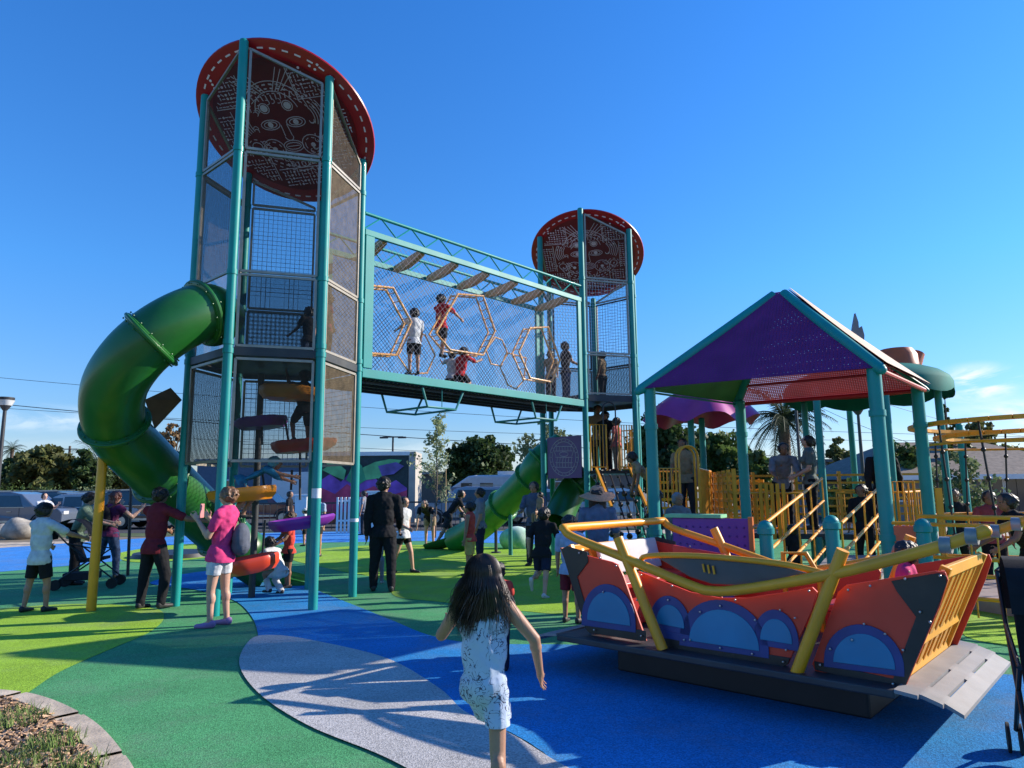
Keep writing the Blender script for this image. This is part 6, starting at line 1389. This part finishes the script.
Y = 15.; t, J, hp_, inf = person('man in grey blue shirt with a child on his arm standing by the farther tower', (P_(534, Y), Y), 1.74, radians(160), aL=((25, 8), (85, -10)), aR=((25, 8), (85, -10)), top=cloth('slate', (.10, .12, .18)), bottom=cDK, sleeve=.7)
person('toddler in beige carried by the man in the grey blue shirt', (P_(540, 14.7), 14.7), .75, radians(120), lL=((70, 5), (0, 2)), lR=((70, 5), (0, 2)), top=cTN, bottom=cTN, hips_at=1.12, tone='light')
Y = 9.0; person('woman in a wide pinkish straw hat and slate blue shirt with long black hair', (P_(597, Y), Y), 1.60, radians(-8), top=cloth('slate_blue', (.11, .15, .24)), bottom=cJN, sleeve=.8, hairlen=1.6, hat=STR, fem=True, aL=((10, 12), (40, 2)), aR=((10, 12), (40, 2)), head=(0, -12))
Y = 8.6; person('boy in pale blue t-shirt with black hair standing beyond the bow of the boat', (P_(569, Y), Y), 1.26, radians(-30), top=cLB, bottom=cMR, shorts=.8, sleeve=.7)
Y = 11.2; person('dark haired woman in black and red top looking left beside the near shelter post', (P_(655, Y), Y), 1.56, radians(75), top=cBK, bottom=cBK, hairlen=1.0, fem=True, tone='light')
Y = 11.6; person('person in grey hooded jacket standing behind the shelter post above the mint ledge', (P_(677, Y), Y), 1.50, radians(200), top=cGY, bottom=cGY, sleeve=1.9, hair=cloth('grey_hood', (.24, .25, .27)))
# --- farther tower
p = lerp(e0, e1, .58)-out*.45
person('child in pink top with dark hair standing at the yellow gate of the farther tower', (at(617, 450, 15.9).x, 15.9), 1.22, radians(60), base=zl, top=cloth('salmon', (.60, .16, .13)), bottom=cTN, tone='brown')
person('person in dark clothes and cap behind the yellow gate of the farther tower', (at(606, 450, 16.2).x, 16.2), 1.40, radians(150), base=zl, top=cBK, bottom=cBK, cap=cBK, tone='brown')
person('adult in cream top partly hidden behind the left yellow gate of the farther tower', (at(598, 430, 16.7).x, 16.7), 1.60, radians(190), base=zl, top=cTN, bottom=cDK, tone='brown')
person('youth in dark grey t-shirt and jeans walking on the upper deck of the farther tower', (at(566, 390, 16.3).x, 16.3), 1.42, radians(-70), base=zd, top=cDK, bottom=cJN, tone='brown', aR=((20, 8), (70, 2)))
person('child in brown top sitting beside the youth on the upper deck of the farther tower', (at(551, 390, 16.0).x, 16.0), 1.15, radians(160), base=zd, top=cTN, bottom=cDK, tone='brown')
person('child in brown shirt looking over the guard panel of the farther tower', (at(603, 390, 16.5).x, 16.5), 1.22, radians(60), base=zd, top=cTN, bottom=cDK, tone='brown')
# --- on the net bridge
def onb(s_, t_): p = bp_(s_, t_, 0); return (p.x, p.y)
def s_at(px, t_): r = ray(px, 350); k = (t_+Cn.dot(side))/V((r.x, r.y, 0)).dot(side); return (V((r.x*k, r.y*k, 0))-Cn).dot(nb)
person('child in white t-shirt and black shorts standing in a ring on the net bridge', onb(s_at(414, .55), .55), 1.22, radians(35), base=3.62, top=cWH, bottom=cBK, shorts=.8, tone='tan', aL=((70, 8), (80, 2)), aR=((10, 8), (20, 2)), sleeve=.6)
person('child in red t-shirt climbing high in a hexagon ring on the net bridge', onb(s_at(441, .6), .6), 1.24, radians(-40), base=4.02, top=cRD, bottom=cBK, shorts=.7, tone='tan', aL=((95, 10), (120, 2)), aR=((60, 10), (60, 2)), lL=((30, 4), (-10, 2)), lR=((0, 4), (-15, 2)), sleeve=.8)
person('child in red t-shirt low on the floor of the net bridge reaching right', onb(s_at(460, .45), .45), 1.12, radians(-30), base=3.43, lL=((70, 6), (-60, 2)), lR=((60, 6), (-65, 2)), lean=15, top=cRD, bottom=cBK, shorts=.7, tone='tan', aR=((70, 20), (110, 2)), aL=((20, 10), (40, 2)), sleeve=.7, cap=cBK)
person('small child in white shirt behind the red shirted child on the bridge floor', onb(s_at(452, .75), .75), .98, radians(20), base=3.43, lL=((60, 6), (-50, 2)), lR=((60, 6), (-50, 2)), top=cWH, bottom=cDK, tone='tan', aL=((80, 10), (120, 2)))
# --- on the raised walkway and under the shelters
wz = .8
person('man in light grey shirt leaning on the yellow barrier of the raised walkway', (at(782, 480, 13.6).x, 13.6), 1.68, radians(170), base=wz, lean=28, top=cGY, bottom=cBK, sleeve=.9, aL=((30, 8), (70, -6)), aR=((30, 8), (70, -6)), tone='brown')
person('woman in sage grey top standing on the raised walkway looking down at her hands', (at(811, 480, 13.0).x, 13.0), 1.72, radians(75), base=wz, top=cloth('grey_sage', (.12, .15, .14)), bottom=cBK, sleeve=.6, aL=((10, 4), (62, -12)), aR=((10, 4), (62, -12)), head=(0, -20), tone='light', fem=True, tail=True)
person('tall person in dark hooded clothes behind the near right shelter post', (at(883, 480, 11.9).x, 11.9), 1.74, radians(180), base=.6, top=cBK, bottom=cBK, sleeve=1.9, cap=cBK, tone='brown')
person('seated looking person in black low behind the ramp railing between the shelter posts', (at(862, 500, 11.3).x, 11.3), 1.30, radians(140), base=.3, top=cBK, bottom=cBK, sleeve=1.5, tone='brown')
person('person in grey and brown standing on the play deck below the purple canopy', (at(686, 470, 13.6).x, 13.6), 1.58, radians(150), base=.95, top=cTN, bottom=cDK, lean=15, tone='brown')
person('person in tan bending down on the play deck behind the near left shelter post', (at(652, 480, 13.5).x, 13.5), 1.45, radians(90), base=.95, top=cTN, bottom=cTN, lean=40, tone='brown')
person('child in black standing under the walkway beyond the ramp', (at(793, 540, 11.0).x, 11.0), 1.0, radians(20), top=cBK, bottom=cBK, tone='brown')
# --- boat and right edge
c = st(905, 556, .75); person('small child in pink shirt sitting in the right end of the rocking boat', (c.x, c.y), .98, radians(60), top=cPK, bottom=cRD, lL=((80, 6), (0, 2)), lR=((80, 6), (0, 2)), hips_at=.66, tone='tan')
Y = 11.; person('child in dusty red shirt with dark hair standing in the rope climber', (P_(988, Y), Y), 1.48, radians(150), top=cloth('dusty_red', (.30, .06, .07)), bottom=cBK, tone='brown', hair=HBLK)
Y = 8.4; person('person in black t-shirt bending in at the right edge by the rope climber', (P_(1026, Y), Y), 1.52, radians(85), top=cBK, bottom=cBK, tone='brown', lean=22, aL=((30, 8), (60, 0)), aR=((30, 8), (60, 0)))
Y = 12.6; person('person in black standing in the shade left of the rope climber', (P_(953, Y), Y), 1.5, radians(170), top=cBK, bottom=cBK, tone='brown')
# adult just outside the frame with a hand on the boat's rail
hand = st(984, 538, .02)
bx, by = hand.x+.86, hand.y-.26
person('adult reaching an arm out to hold the right end rail of the boat', (bx, by), 1.66, atan2(hand.y-by, hand.x-bx)-pi/2+.12, aL=((55, -10), (92, -14)), aR=((10, 8), (15, 4)), top=cPU, bottom=cJN, sleeve=.5, tone='light', vox=.008)
stroller('black stroller cut off by the lower right edge of the photo', at(1074, 700, 3.9).x, 3.9, radians(150))
# --- far left
Y = 23; person('person in white shirt taking a picture beside the dark estate car', (P_(45, Y), Y), 1.62, radians(-120), top=cWH, bottom=cDK, aL=((50, 8), (120, 0)), aR=((50, 8), (120, 0)), tone='light')
Y = 26; person('person in grey walking along the far park edge left of the far slide', (P_(364, Y), Y), 1.6, radians(90), top=cGY, bottom=cDK)
Y = 24; person('person in dark clothes behind the tube slide foot far away', (P_(290, Y), Y), 1.6, radians(-90), top=cBK, bottom=cDK)
for o in list(bpy.data.objects):
    if '_j' in o.keys(): del o['_j']

SC.collection.children.link(COL)
